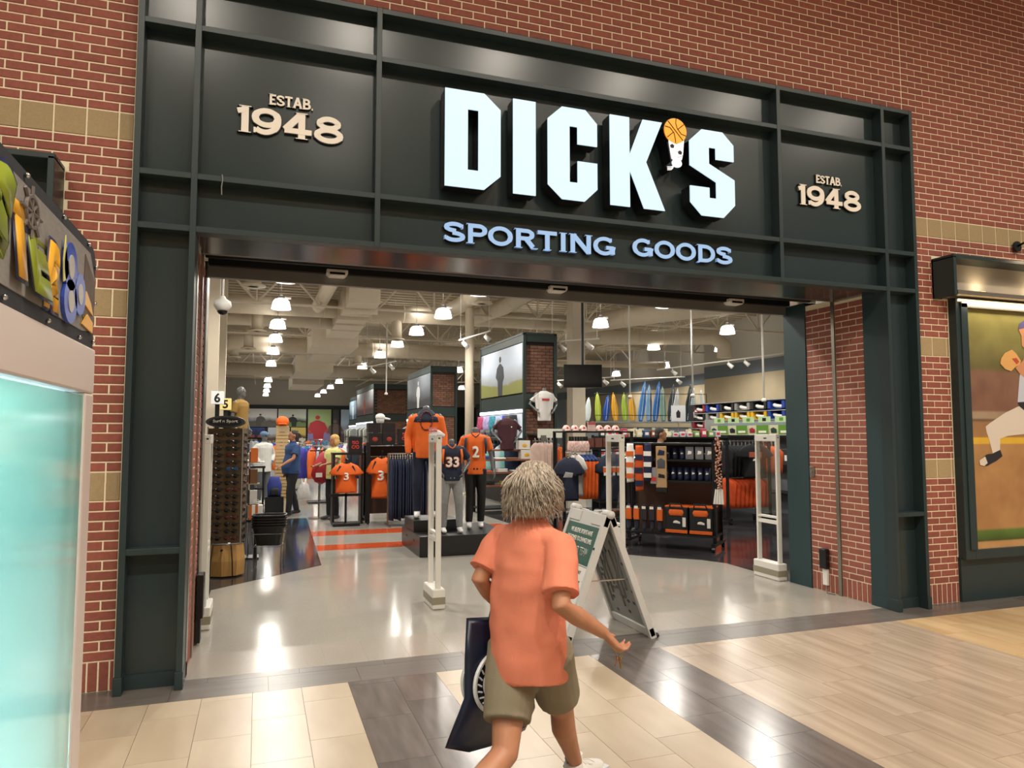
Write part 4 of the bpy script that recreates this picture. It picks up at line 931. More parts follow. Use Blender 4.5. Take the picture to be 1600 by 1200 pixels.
# person half hidden behind the racks on the right
ph=thing('person','person with dark hair in a teal top behind the sports shelves','person',(6.26,5.75,0),R(70))
figure(ph,1.86,SKIN1,[HANG[0],mir(HANG[0])],[LEGS[0],mir(LEGS[0])],mat('teal_top','2F8F96',.8),DKP,mat('shoe_black','1C1C20',.6),'short',1,True,('short',mat('hair_dark','2C2826',.7)))
# ---------------------------------------------------------------- mannequins on the plinths
MQ=mat('mannequin_grey','6A6B6C',.32,.1); ORJ=mat('orange_jersey','E0641A',.7,0,.06,14,.1,200); NVY=mat('navy_knit','1B2238',.8,0,.1,20,.1,200); GRY=mat('grey_sweat','8E8F90',.85,0,.08,20); LEG_=mat('black_legging','131417',.6); WS=mat('white_sneaker','E8E7E4',.5)
pls=[]
for lab,x0,x1,y0,y1,z0,z1 in(('low wide black display plinth holding two jersey mannequins',1.58,2.95,4.5,5.85,0,.29),('small black display plinth stacked on the wide one under the long sleeved mannequin',1.6,2.28,5.02,5.74,.29,.46)):
    t=thing('display_plinth',lab,'plinth',((x0+x1)/2,(y0+y1)/2,z0)); w,d,h_=(x1-x0)/2,(y1-y0)/2,z1-z0
    MB().box(-w,w,-d,d,0,h_).obj('box',mat('plinth_black','1A1B1D',.3),t,bevel=.006)
    for s in(-1,1):
        if h_>.2: MB().box(s*w*.62-.06,s*w*.62+.06,-d-.002,-d+.004,h_*.62,h_*.72).obj('hand_slot',BLACK,t); MB().box(-w-.002,-w+.004,s*d*.4-.06,s*d*.4+.06,h_*.62,h_*.72).obj('hand_slot',BLACK,t)
def mq(label,loc,rz,H,arms,legs,**k):
    t=thing('mannequin',label,'mannequin',loc,rz); figure(t,H,MQ,arms,legs,head=k.pop('head',False),**k); return t
m1=mq('headless mannequin in orange and navy long sleeved pullover with bead necklace',(1.85,5.35,.465),R(-12),1.9,[((.19,0,1.43),(.25,.03,1.15),(.26,-.06,.9)),((-.19,0,1.43),(-.25,.03,1.15),(-.25,-.06,.9))],[((.09,0,.92),(.12,-.02,.5),(.12,.05,.09)),((-.09,0,.92),(-.12,-.02,.5),(-.12,.03,.09))],shirt=ORJ,pants=NVY,shoe=WS,sleeve='long',hem=.84,shirtname='pullover',pantsname='joggers',loose=.02)
k_=1.9/1.75
yk=MB(); yk.x=Matrix.Scale(k_,4); yk.loft([(0,0,1.352,.2,.139),(0,0,1.42,.19,.118),(0,0,1.475,.125,.092),(0,.008,1.53,.075,.075)],24); yk.obj('yoke',NVY,m1,smooth=True)
nk=MB(); nk.x=Matrix.Scale(k_,4)
NP=[(.085*math.cos(2*PI*k/30),-.05+.09*math.sin(2*PI*k/30)*1.0-.045,1.37+.13*math.sin(2*PI*k/30)) for k in range(31)]
for i,p_ in enumerate(NP): nk.ell((p_[0],-.135 if p_[2]<1.42 else -.105,p_[2]),(.012,.012,.012),6,5)
nk.obj('bead_necklace',mat('bead_mix','8A3A16',.4,0,0,40,col2='1B1B1F',isl=.4),m1,smooth=True)
ff=thing('foam_mitt','pink and white foam fan mitt worn in front of the orange pullover','fan mitt',(1.93,5.02,1.72),R(-12))
MB().puff([(-.1,.0),(.12,-.03),(.14,.02),(.06,.08),(-.02,.11),(-.1,.09)],(0,.04),.03).obj('foam',mat('foam_white','E3DAD8',.8),ff,smooth=True)
for i in range(6): MB().cyl((-.09+.02*i,-.02,.06),(-.12+.025*i,-.04,.13),.012,.005,n=6).obj('fringe',mat('pink_fringe','D98A86',.8),ff)
akimbo=[((.18,0,1.43),(.33,.08,1.2),(.2,-.08,1.03)),((-.18,0,1.43),(-.33,.08,1.2),(-.2,-.08,1.03))]
m2=mq('headless mannequin in navy number 33 jersey and grey sweatpants, hands on hips',(2.12,4.82,.292),R(-5),1.52,akimbo,[((.09,0,.92),(.13,-.03,.5),(.15,.0,.09)),((-.09,0,.92),(-.12,-.02,.5),(-.13,.02,.09))],shirt=NVY,pants=GRY,shoe=WS,sleeve='short',hem=.88,shirtname='jersey',pantsname='sweatpants',girth=1.05)
m3=mq('headless female mannequin in orange number 2 jersey and black leggings',(2.62,5.25,.292),R(-14),1.72,[((.18,0,1.43),(.25,.02,1.15),(.29,-.05,.9)),((-.18,0,1.43),(-.25,.05,1.15),(-.22,.0,.9))],[((.09,0,.92),(.1,.0,.5),(.09,.05,.09)),((-.09,0,.92),(-.08,.02,.5),(-.1,-.03,.09))],shirt=ORJ,pants=LEG_,shoe=WS,sleeve='short',hem=.84,shirtname='jersey',pantsname='leggings',girth=.95,loose=.014)
WN=mat('number_white','E9E4DC',.6)
for t,n_,H_,w_,hh,zz,rx,ry in((m2,'33',1.52,.22,.17,1.2,.19,.142),(m3,'2',1.72,.11,.18,1.2,.18,.135)):
    s=H_/1.75
    o=put_text('jersey_number',t,n_,mat('number_edge','1A1F33' if n_=='2' else 'D4591B',.6),(0,-ry*s-.012,zz*s),w=w_*1.12*s,h=hh*1.1*s,ext=.002,bold=.05,wrap=(rx*s,ry*s))
    put_text('number_face',o,n_,WN,(0,-.004,0),w=w_*s,h=hh*s,ext=.002,bold=.03,wrap=(rx*s,ry*s))
for t,H_,m_ in((m2,1.52,ORJ),(m3,1.72,mat('navy_trim','1B2238',.7))):
    s=H_/1.75; tr=MB(); tr.x=Matrix.Scale(s,4)
    for sx in(-1,1): tr.limb([((sx*.15,-.105,1.42),.02),((sx*.165,-.12,1.3),.022),((sx*.16,-.125,1.17),.012)],8,False,.5,(0,1,0))
    tr.tube([(.07,-.02,1.5),(.04,-.085,1.46),(0,-.105,1.43),(-.04,-.085,1.46),(-.07,-.02,1.5)],.009)
    tr.obj('trim_stripe',m_,t,smooth=True)
# mannequins farther back
m4=mq('mannequin in white hooded sweatshirt, grey leggings and blue cap in the left aisle',(-.48,13.3,.02),R(40),1.78,akimbo,[LEGS[0],mir(LEGS[0])],shirt=mat('white_fleece','CFCFC9',.9,0,.06,14),pants=mat('grey_legging','55585C',.7),shoe=WS,sleeve='long',head=True,hem=.78,shirtname='hoodie',pantsname='leggings',loose=.04)
MB().ell((0,.01,1.72),(.095,.11,.075)).puff([(-.07,1.69),(.07,1.69),(.06,1.73),(-.06,1.73)],(0,1.71),.02,-.13).obj('cap',mat('denim_cap','5A7593',.8),m4,smooth=True)
m5=mq('mannequin in mustard shirt raised on a display behind the lane signs',(-.97,10.0,.93),R(60),1.78,[HANG[0],mir(HANG[0])],[LEGS[0],mir(LEGS[0])],shirt=mat('mustard','8F6F33',.8,0,.08,10),pants=mat('dark_brown_pant','4A3B2A',.8),sleeve='short',head=True,hem=.8,pantsname='trousers')
tag(MB().box(-.3,.3,-.3,.3,0,.935).obj('display_box',mat('dark_box','24262A',.5),None,bevel=.01),'tall dark display box under the mustard shirt mannequin','plinth').location=(-.97,10.0,0)
def bust(label,loc,rz,col,sc=1.,logo=None):
    t=thing('torso_form',label,'mannequin',loc,rz); b=MB(); z0=-.8
    b.x=Matrix.Translation((0,0,z0)); b.loft([(0,0,.82,.13,.095),(0,0,.95,.15,.105),(0,0,1.1,.14,.1),(0,0,1.3,.165,.11),(0,0,1.43,.15,.075),(0,0,1.48,.07,.06)],18); b.limb([((0,0,1.44),.055),((0,0,1.57),.052)],12)
    for a in akimbo:
        sh,el,wr=[V3(p) for p in a]; b.limb([(sh,.05),(el,.036),(wr,.025)],10,True); hand(b,wr,(wr-el),(0,-1,0),.4)
    b.obj('body',MQ,t,vox=.012,sm=3)
    c=MB(); c.x=Matrix.Translation((0,0,z0)); c.loft([(0,0,.8,.16,.12),(0,0,1.0,.165,.122),(0,0,1.15,.16,.118),(0,0,1.35,.19,.125),(0,0,1.44,.175,.1),(0,0,1.5,.08,.07)],20)
    for a in akimbo:
        sh,el,wr=[V3(p) for p in a]; c.limb([(sh*.75,.07),(sh,.072),(sh.lerp(el,.7),.07)],12)
    c.obj('shirt',col,t,vox=.012,sm=3)
    if logo: MB().box(-.09,.09,-.135,-.128,.47,.52).obj('print',logo,t)
    else: MB().ell((.08,-.128,.5),(.015,.006,.015),8,6).obj('badge',WN,t)
    return t
bust('headless torso form in maroon T-shirt on the wooden table',(4.65,9.62,1.40),R(-10),mat('maroon','3E1B22',.85))
bust('headless torso form in white T-shirt mounted on the brick tower',(5.70,10.0,2.05),R(-5),mat('white_tee','C9C6C2',.85),1,mat('tee_red','B0392F',.7))
# ---------------------------------------------------------------- security pedestals
def pedestal(label,x,y0,y1,edge=True):
    t=thing('security_pedestal',label,'security gate',(x,(y0+y1)/2,0)); h_=(y1-y0)/2; m=mat('pedestal_white','D9D7D0',.4)
    for s in(-1,1): MB().box(-.028,.028,s*h_-.03 if s>0 else -h_,h_ if s>0 else -h_+.03,.12,1.74).obj('post',m,t,bevel=.006)
    MB().box(-.03,.03,-h_-.002,h_+.002,1.66,1.747).obj('top_bar',m,t,bevel=.008)
    MB().box(-.022,.022,-h_+.03,h_-.03,.66,.70).obj('cross_bar',m,t); MB().box(-.022,.022,-h_+.03,h_-.03,.73,.755).obj('cross_bar',m,t)
    b=MB().box(-.065,.065,-h_-.03,h_+.03,.0,.2).obj('base',m,t,bevel=.012)
    MB().box(-.067,.067,-h_-.032,h_+.032,.05,.12).obj('base_band',mat('pedestal_band','8D8672',.5),b)
    MB().box(-.03,-.027,-.03,.03,1.69,1.705).box(-.01,.01,-h_-.002,-h_+.01,1.7,1.715).obj('indicator',BLACK,t)
    MB().box(-.006,.006,-h_+.03,h_-.03,.78,1.66).obj('clear_panel',mat('clear_panel','E8EEEE',.05,trans=1,alpha=.15),t)
    return t
pedestal('white security gate standing alone in the entrance before the mannequin plinth',1.13,1.5,1.86)
pedestal('white security gate behind the folding sign',3.22,1.5,1.86)
pedestal('white security gate against the dark green corner column',5.33,1.5,1.9)
pedestal('white security gate against the steel column by the sunglasses tower',-1.045,1.45,1.8)
# wall box and plug on the right side wall, lock plate
wx=thing('wall_charger','black box with white plug low on the right brick side wall','device',(5.385,.82,.14))
MB().box(-.06,0,-.05,.05,.12,.34).obj('box',BLACKG,wx,bevel=.008); MB().box(-.03,0,-.035,.035,-.06,.12).obj('plug_plate',WHITE,wx,bevel=.004); MB().tube([(-.02,0,-.05),(-.06,-.06,-.13),(-.03,-.15,-.135)],.006).obj('cable',mat('cable_grey','6B6B68',.6),wx)
wx=thing('wall_box','small black control box low on the left side wall of the entrance','device',(-1.07,1.0,.22)); MB().box(0,.06,-.08,.08,0,.36).obj('box',BLACKG,wx,bevel=.008); MB().box(0,.04,-.06,.06,-.2,0).obj('lower_box',BLACK,wx)
kp=thing('lock_plate','small steel key lock plate on the right brick side wall','lock',(5.385,1.0,1.32)); MB().box(-.01,.01,-.035,.035,-.06,.06).obj('plate',STEEL,kp,bevel=.003); MB().cyl((-.02,0,0),(0,0,0),.015,n=12).obj('cylinder',DARKSTEEL,kp)
# ---------------------------------------------------------------- folding sign
af=thing('folding_sign','white plastic folding sidewalk sign inviting people to join the team','sign',(2.23,.24,0))
PL=mat('sign_plastic','C7C7C4',.5); ang=math.atan2(.42,1.06)
def aface(sgn,name):
    M=Matrix.Translation((sgn*.02,0,1.06))@Matrix.Rotation(sgn*-ang if False else 0,4,'Y')
    # panel hangs from the ridge; local u along y, w down the slope
    d=V3((sgn*.40,0,-1.06)).normalized(); nrm=V3((sgn*1.06,0,.40)).normalized()
    def pt(u,w,o=0): return V3((sgn*.03,0,1.06))+V3((0,u,0))+d*w+nrm*o
    def slab(u0,u1,w0,w1,o0,o1,nm,m,par):
        mb=MB(); mb.add([pt(u,w,o) for o in(o0,o1) for u,w in((u0,w0),(u1,w0),(u1,w1),(u0,w1))],[(0,3,2,1),(4,5,6,7),(0,1,5,4),(1,2,6,5),(2,3,7,6),(3,0,4,7)]); return mb.obj(nm,m,par,bevel=.006 if nm in('side_rail','end_rail') else 0)
    return pt,slab,d,nrm
LW_=1.13; HW=.37
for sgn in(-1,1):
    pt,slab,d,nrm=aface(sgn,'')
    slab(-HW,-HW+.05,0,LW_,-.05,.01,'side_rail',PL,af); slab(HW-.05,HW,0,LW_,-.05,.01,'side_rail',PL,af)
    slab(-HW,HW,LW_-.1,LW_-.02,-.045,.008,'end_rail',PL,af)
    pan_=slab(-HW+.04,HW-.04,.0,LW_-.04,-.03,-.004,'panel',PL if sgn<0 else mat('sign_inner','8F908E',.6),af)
    slab(-HW,-.12,-.0,.1,-.045,.008,'end_rail',PL,af); slab(.12,HW,-.0,.1,-.045,.008,'end_rail',PL,af)
    rn=random.Random(sgn+5)
    for i in range(26):   # moulded recesses on the inner side
        u=rn.uniform(-.28,.28); w=rn.uniform(.14,1.0); slab(u-.018,u+.018,w-.012,w+.012,-.033,-.0295,'moulded_slot',BLACKM,pan_)
    rg=MB()
    for i in range(7):
        u=-.24+.08*i; w=.15+.1*(i%3); P=[pt(u,w,-.034),pt(u,w+.22,-.034),pt(u+.05,w+.3,-.034),pt(u+.05,w+.55,-.034)]; rg.tube(P,.008,6)
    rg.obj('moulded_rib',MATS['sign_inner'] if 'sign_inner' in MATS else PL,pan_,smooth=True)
    if sgn<0:
        slab(-HW+.05,HW-.05,.12,.46,-.004,.001,'green_sheet',mat('sheet_green','1E5445',.5),pan_)
        slab(-HW+.05,HW-.05,.46,1.06,-.004,.0005,'white_sheet',mat('sheet_white','E3E1DB',.5),pan_)
        slab(-HW+.05,HW-.05,.468,.473,.0005,.002,'green_rule',MATS['sheet_green'],pan_)
        WT=mat('print_lettering_white','F0EFEA',.5); DK=mat('print_lettering_dark','22302E',.5)
        # text frame: right = along -y?  seen from -x the reading direction is -y... (viewer looks toward +x, +y is on the left)
        xr=V3((0,-1,0)); zu=-d
        MT=Matrix((( xr.x,-nrm.x,zu.x,0),(xr.y,-nrm.y,zu.y,0),(xr.z,-nrm.z,zu.z,0),(0,0,0,1)))
        def at(body,u,w,wd,h_,m,bold=0,ext=.001):
            me=text(body,wd,h_,ext,bold); o=link('lettering',me.copy(),m,pan_); o.matrix_local=Matrix.Translation(pt(u,w,.0025))@MT
        at('WE BELIEVE SPORTS HAVE',0,.185,.44,.042,WT,.02); at('THE POWER TO CHANGE LIVES.',0,.255,.5,.042,WT,.02)
        at('JOIN OUR TEAM',0,.36,.46,.085,WT,.02,.0008); at('JOIN OUR TEAM',0,.36,.45,.072,MATS['sheet_green'],-.005,.0016)
        at('LEARN MORE & APPLY TODAY',0,.525,.46,.03,DK,0); at('VISIT DICKS.COM/JOBS',0,.62,.52,.055,DK,.02); at('OR SCAN THE',0,.71,.32,.05,DK,.02); at('CODE BELOW',0,.79,.3,.05,DK,.02)
        slab(-.13,.13,.935,.99,.0,.0015,'logo_box',DK,pan_); at("DICK'S",0,.955,.22,.032,WT,.02,.002); at('SPORTING GOODS',0,.98,.22,.012,WT,0,.002)
        for w in(.08,): pass
        MB().cyl(pt(-HW+.025,.3,.008),pt(-HW+.025,.3,.014),.012,n=10).obj('screw',BLACK,af)
hg=MB(); 
for s in(-1,1): hg.cyl((0,s*.33-.06,1.065),(0,s*.33+.06,1.065),.035,n=12)
hg.obj('hinge',PL,af,smooth=True); MB().cyl((0,-.14,1.0),(0,.14,1.0),.02,n=10).obj('carry_handle',PL,af,smooth=True)
MB().box(-.24,.24,-.3,-.29,.5,.51).obj('spreader',CHROME,af)
for sx in(-1,1):
    for sy in(-1,1): MB().ell((sx*.445,sy*.345,.02),(.022,.03,.022),10,6).obj('foot',BLACK,af,smooth=True)
# ---------------------------------------------------------------- sunglasses tower
st=thing('sunglasses_tower','tall brown sunglasses display tower with wooden base and oval header','display stand',(-.97,4.05,0),R(-8))
WOOD=mat('pale_wood','B58A4E',.45,0,0,6,.0,40,stretch=(8,8,.6),col2='C79A5A'); BRN=mat('brown_panel','5E4930',.7)
MB().loft([(0,0,.02,.23,.2),(0,0,.2,.24,.21),(0,0,.40,.215,.19)],8).obj('base',WOOD,st)
for a in(-1,1): MB().limb([((a*.13,-.205,.02),.008),((a*.125,-.215,.2),.008),((a*.105,-.195,.4),.008)],5).obj('base_edge',BLACK,st)
MB().cyl((0,-.235,.34),(0,-.2,.34),.014,n=12).obj('lock',BLACK,st)
MB().loft([(0,0,.40,.225,.2),(0,0,.42,.225,.2)],20).obj('chrome_ring',CHROME,st,smooth=True)
MB().box(-.2,.2,-.17,.17,.42,1.82).obj('panel_body',BRN,st)
for a in(-1,1):
    for bq in(-1,1): MB().cyl((a*.205,bq*.175,.42),(a*.205,bq*.175,1.84),.008,n=6).obj('edge_rod',CHROME,st)
hd2=MB().prism([(.23*math.cos(2*PI*k/28),1.9+.075*math.sin(2*PI*k/28)) for k in range(28)],-.2,-.12).obj('header',mat('header_grey','3A3B3D',.5),st)
MB().prism([(.19*math.cos(2*PI*k/28),1.9+.052*math.sin(2*PI*k/28)) for k in range(28)],-.205,-.2).obj('header_oval',BLACK,hd2)
put_text('header_lettering',hd2,'Surf n Sport',mat('letter_pale','CFCBC4',.5),(0,-.206,1.902),w=.29,h=.05,ext=.002,bold=.01)
MB().cyl((0,-.12,1.82),(0,-.12,1.86),.03).obj('header_stem',BLACK,st)
sgl={}
def sunglasses(m,i):
    if i not in sgl:
        t=thing('sunglasses','x','sunglasses'); lens=[]
        for s in(-1,1): MB().puff([(s*.033+.026*math.cos(2*PI*k/12),.02*math.sin(2*PI*k/12)) for k in range(12)],(s*.033,0),.006).obj('lens',m,t,smooth=True)
        f=MB().tube([(-.012,-.003,.006),(0,-.004,.01),(.012,-.003,.006)],.003,5)
        for s in(-1,1): f.tube([(s*.06,-.002,.008),(s*.066,.02,.008),(s*.06,.05,.0)],.003,5)
        f.obj('frame',BLACKG,t); sgl[i]=t; return t
    return dup(sgl[i])
SG_M=[mat('lens_black','0E0E10',.12),mat('lens_brown','2E1E16',.15),mat('lens_blue','1F4A74',.12),mat('lens_red','4E1A16',.15)]
rn=random.Random(11); Mst=Matrix.Translation(st.location)@Matrix.Rotation(R(-8),4,'Z')
lnm=['black','brown lensed','blue lensed','red lensed']
for r0 in range(16):
    z=.48+r0*.084
    for c0 in range(2):
        i=rn.choices((0,1,2,3),(8,4,1.2,1.2))[0]; o=sunglasses(SG_M[i],i); o.scale=(1.3,)*3; o.location=Mst@V3((-.1+.19*c0+rn.uniform(-.005,.005),-.195,z)); o.rotation_euler=(0,0,R(-8)); tag(o,lnm[i]+' sunglasses on the front of the brown tower','sunglasses',lnm[i]+' sunglasses on the tower front')
    i=rn.choices((0,1),(3,1))[0]; o=sunglasses(SG_M[i],i); o.scale=(1.3,)*3; o.location=Mst@V3((.225,-.05,z)); o.rotation_euler=(0,0,R(82)); tag(o,lnm[i]+' sunglasses on the aisle side of the brown tower','sunglasses',lnm[i]+' sunglasses on the tower side')
# ---------------------------------------------------------------- shopping baskets on a wire stand
bs=thing('basket_stand','thin wire stand carrying the stacked black shopping baskets','stand',(-.45,4.35,0),R(-10)); WR=mat('wire','77797B',.35,.8)
for sx in(-1,1):
    for sy in(-1,1): MB().tube([(sx*.19,sy*.13,.0),(sx*.17,sy*.115,.02),(sx*.175,sy*.12,.3),(sx*.2,sy*.14,.5)],.007,5).obj('leg',WR,bs)
for z,k in((.3,1),(.46,1.1)): MB().tube([(sx*.175*k,sy*.12*k,z) for sx,sy in((-1,-1),(1,-1),(1,1),(-1,1),(-1,-1))],.005,5).obj('wire_rail',WR,bs)
BKM=mat('basket_black','101113',.4)
for i in range(5):
    t=thing('shopping_basket','black plastic shopping basket in the nested stack on the wire stand','basket',(-.45,4.35,.31+.035*i),R(-10),'nested shopping baskets')
    o=MB(); n=20
    def rr(w,d,z): return [(w*math.copysign(abs(math.cos(2*PI*k/n))**.45,math.cos(2*PI*k/n)),d*math.copysign(abs(math.sin(2*PI*k/n))**.45,math.sin(2*PI*k/n)),z) for k in range(n)]
    o.ring([rr(.15,.1,0),rr(.2,.135,.24),rr(.19,.125,.24),rr(.14,.09,.01)]); o.obj('tub',BKM,t,smooth=False)
    MB().ring([rr(.205,.14,.225),rr(.218,.152,.23),rr(.218,.152,.25),rr(.205,.14,.25)],False).obj('rim',BKM,t)
# ---------------------------------------------------------------- lane number signs
for n_,x,y,z,m_,lab in(('6',-1.283,7.5,2.25,mat('lane_white','E8E8E6',.4,emit='E8E8E6',estr=.25),'white'),('5',-1.215,9,2.2,mat('lane_yellow','E8D68A',.4,emit='E8D68A',estr=.2),'yellow')):
    t=thing('lane_sign',lab+' checkout lane sign reading '+n_+' on a dark pole','sign',(x,y,0))
    MB().box(-.035,.035,-.03,.03,0,z).obj('pole',BLACKM,t); bx_=MB().box(-.1,.1,-.08,.08,z,z+.22).obj('sign_box',m_,t,bevel=.008)
    put_text('number',bx_,n_,BLACK,(0,-.081,z+.11),h=.16,w=.095,ext=.002,bold=.03)
# ---------------------------------------------------------------- garments
def tee_outline(w=.5,h_=.68,sl=.2):
    a=w/2; return [(-a,0),(a,0),(a*1.0,h_*.7),(a+sl*.4,h_*.58),(a+sl,h_*.66),(a*1.05,h_*.9),(a*.4,h_),(0,h_*.955),(-a*.4,h_),(-a*1.05,h_*.9),(-a-sl,h_*.66),(-a-sl*.4,h_*.58),(-a,h_*.7)]
def hanger(mb,z,w=.4): mb.tube([(-w/2,0,z-.08),(0,0,z),(w/2,0,z-.08)],.008,5); mb.tube([(0,0,z),(0,0,z+.05),(.025,0,z+.075),(.02,0,z+.1),(-.01,0,z+.105)],.004,5); return mb
def face_garment(name,label,cat,loc,rz,m,w,h_,sl=.2,d=.04,num=None,extra=None,group=None):
    t=thing(name,label,cat,loc,rz,group); b=MB().puff(tee_outline(w,h_,sl),(0,h_*.6),d).obj('cloth',m,t,smooth=True)
    hanger(MB(),h_*.98+.03,w*.8).obj('hanger',BLACK,t)
    if num:
        o=put_text('number',t,num,mat('number_edge','1A1F33',.6),(0,-d-.002,h_*.55),h=h_*.27,w=h_*.17,ext=.003,bold=.06); put_text('number_face',o,num,WN,(0,-.004,0),h=h_*.25,w=h_*.155,ext=.002,bold=.03)
        tr=MB()
        for s in(-1,1): tr.tube([(s*w*.28,-d*.75,h_*.9),(s*w*.42,-d*.5,h_*.72),(s*w*.46,-d*.3,h_*.5)],.016,5)
        tr.obj('trim_stripe',mat('navy_trim','1B2238',.7),t)
        MB().box(w*.2,w*.42,-d*.45,-d*.4,h_*.05,h_*.085).obj('tag_patch',BLACK,t)
    return t
side_me={}
def hung(name,label,cat,loc,rz,m,h_,w,group,th_=.03):
    """garment seen edge-on on a rail: thin along local x, w deep along local y, hanging down from z=0"""
    t=thing(name,label,cat,loc,rz,group); k=(m.name,h_,w,th_)
    if k not in side_me:
        o=MB(); n=12; rings=[]
        for z,ww,tt in((0,.25,.4),(-.06,.7,.8),(-.12,1,1),(-.5*h_,.95,1.15),(-.8*h_,.9,1.0),(-h_,.85,.9)):
            rings.append([(tt*th_*.5*math.cos(2*PI*q/n)*(1+.25*math.sin(3*q+z*9)),ww*w*.5*math.sin(2*PI*q/n),z) for q in range(n)])
        o.ring(rings); me=o.mesh('cloth'); me.materials.append(m)
        for p_ in me.polygons: p_.use_smooth=True
        hm=MB().tube([(0,0,.0),(0,0,.06),(0,.02,.085),(0,.0,.1)],.004,5).mesh('hanger'); hm.materials.append(WHITEP)
        side_me[k]=(me,hm)
    me,hm=side_me[k]
    for nm,q in(('cloth',me),('hanger',hm)):
        c=bpy.data.objects.new(nm,q); COL.objects.link(c); c.parent=t
    return t
def frame_rack(name,label,loc,rz,w,h_,d,shelves=(),m=BLACKM,rails=(),casters=True,back=None):
    t=thing(name,label,'rack',loc,rz)
    for sx in(0,w):
        for sy in(0,d): MB().box(sx-.025,sx+.025,sy-.02,sy+.02,.1 if casters else 0,h_).obj('post',m,t)
        if casters:
            MB().box(sx-.03,sx+.03,-.12,d+.12,.08,.12).obj('foot_bar',m,t)
            for yy in(-.1,d+.1): MB().cyl((sx-.02,yy,.035),(sx+.02,yy,.035),.035,n=12).obj('caster',BLACKG,t)
    for z in shelves: MB().box(-.02,w+.02,-.04 if z>.3 else -.1,d+.02,z-.03,z).obj('shelf',m,t)
    for z,y in rails: MB().cyl((0,y,z),(w,y,z),.014,n=8).obj('rail',CHROME,t)
    if back: MB().box(0,w,d-.02,d,back[0],back[1]).obj('back_panel',back[2],t)
    return t
# ---------------------------------------------------------------- jersey rack left of the plinth
DKBRN=mat('dark_brown_board','3A2318',.5)
frame_rack('garment_rack','black garment rack with orange number 3 jerseys and navy trousers',(1.42,8.65,0),0,1.15,1.55,.4,(1.55,),BLACKM,((1.3,.05),),True,(.15,1.5,DKBRN))
MB().box(1.38,1.46,8.55,8.65,.02,1.58).obj('rack_side',BLACKM,[o for o in COL.objects if o.name=='garment_rack'][0]).matrix_parent_inverse=Matrix.Translation((-1.42,-8.65,0))
face_garment('jersey','orange number 3 jersey hung on the stand beside the black rack','jersey',(.985,8.4,.62),R(-6),ORJ,.40,.58,.13,.05,'3')
face_garment('jersey','orange number 3 jersey hung on the front of the black rack','jersey',(1.66,8.42,.50),R(-22),ORJ,.40,.8,.12,.05,'3')
ts=thing('jersey_stand','low black floor stand with an arm for the outer orange jersey','stand',(1.0,8.55,0)); MB().box(-.02,.02,-.02,.02,.05,1.28).obj('post',BLACKM,ts); MB().box(-.3,.35,-.02,.02,.55,.6).obj('cross_bar',BLACKM,ts); MB().box(-.25,.25,-.2,.2,0,.05).obj('foot',BLACKM,ts); MB().cyl((0,-.22,1.27),(0,0,1.27),.012,n=8).obj('arm',CHROME,ts)
NVC=mat('navy_trouser','1B2740',.85,0,.15,20)
for i in range(15): hung('trousers','navy trousers hung in the dense row on the black rack','trousers',(1.78+.048*i,8.15,1.27),R(rn.uniform(-6,6)),NVC,1.14+rn.uniform(-.03,.03),.34,'navy trousers on the rack',.05)
tr_=thing('trouser_rail','silver rail holding the row of navy trousers','rack',(1.74,8.15,0)); MB().cyl((0,0,1.37),(.78,0,1.37),.014,n=8).obj('rail',CHROME,tr_); 
for x in(0,.78): MB().box(x-.015,x+.015,-.015,.015,0,1.38).obj('post',STEEL,tr_); MB().box(x-.02,x+.02,-.25,.25,0,.03).obj('foot',STEEL,tr_)
def carton(name,label,loc,w,d,h_,m,printm=None,txt=None,rz=0,grp=None,cat='box',txtm=None):
    t=thing(name,label,cat,loc,rz,grp); b=MB().box(-w/2,w/2,-d/2,d/2,0,h_).obj('box',m,t,bevel=.003)
    if printm: MB().puff([(w*.22*math.cos(2*PI*k/14),h_*.42+h_*.2*math.sin(2*PI*k/14)) for k in range(14)],(0,h_*.42),.004,-d/2-.002).obj('picture',printm,t,smooth=True)
    if txt: put_text('lettering',t,txt,txtm or WN,(0,-d/2-.001,h_*(.82 if printm else .5)),w=w*(.5 if printm else .55),h=h_*(.08 if printm else .5),ext=.002,bold=.03)
    return t
RED=mat('red_print','C8322B',.5); HB=mat('helmet_box','16171A',.35)
for i,(x,z,l) in enumerate(((1.56,1.55,'lower box under the plain one nearest the rack post'),(1.84,1.55,'lower box nearest the trousers'))): carton('helmet_box','black box with red helmet picture, '+l,(x,8.78,z),.25,.25,.22,HB,mat('helmet_red','8E3328',.3),'')
for i,(x,z,l) in enumerate(((1.55,1.775,'above the rack post'),(1.84,1.775,'above the trousers side'))): carton('helmet_box','black box stacked second high on the rack top, '+l,(x,8.8,z),.25,.25,.19,HB,None,None); 
carton('brand_box','black display box with red lettering on the stand beside the rack',(1.18,8.75,1.38),.27,.2,.31,HB,None,'ISO\nC/O',0,None,'box',RED)
bst=thing('box_stand','low dark table under the lettered display box beside the jersey rack','table',(1.05,8.85,0)); MB().box(-.3,.3,-.2,.2,1.34,1.38).obj('top',BLACKM,bst)
for x in(-.27,.27): MB().box(x-.02,x+.02,-.18,.18,0,1.34).obj('leg',BLACKM,bst)
carton('brand_box','black display box with red lettering on the rack top',(2.16,8.7,1.55),.28,.2,.3,HB,None,'ISO\nC/O',0,None,'box',RED)
# white cap form on the rack
cf=thing('cap_form','white cap on a pale head form behind the helmet boxes','cap',(1.72,9.05,1.56)); MB().cyl((0,0,0),(0,0,.42),.03).ell((0,0,.47),(.085,.1,.1)).obj('head_form',mat('pale_form','C9C7C2',.5),cf,smooth=True); MB().ell((.0,0,.53),(.1,.115,.075)).puff([(0,.49),(.2,.47),(.21,.5),(.05,.54)],(.1,.5),.06).obj('cap',WHITE,cf,smooth=True)
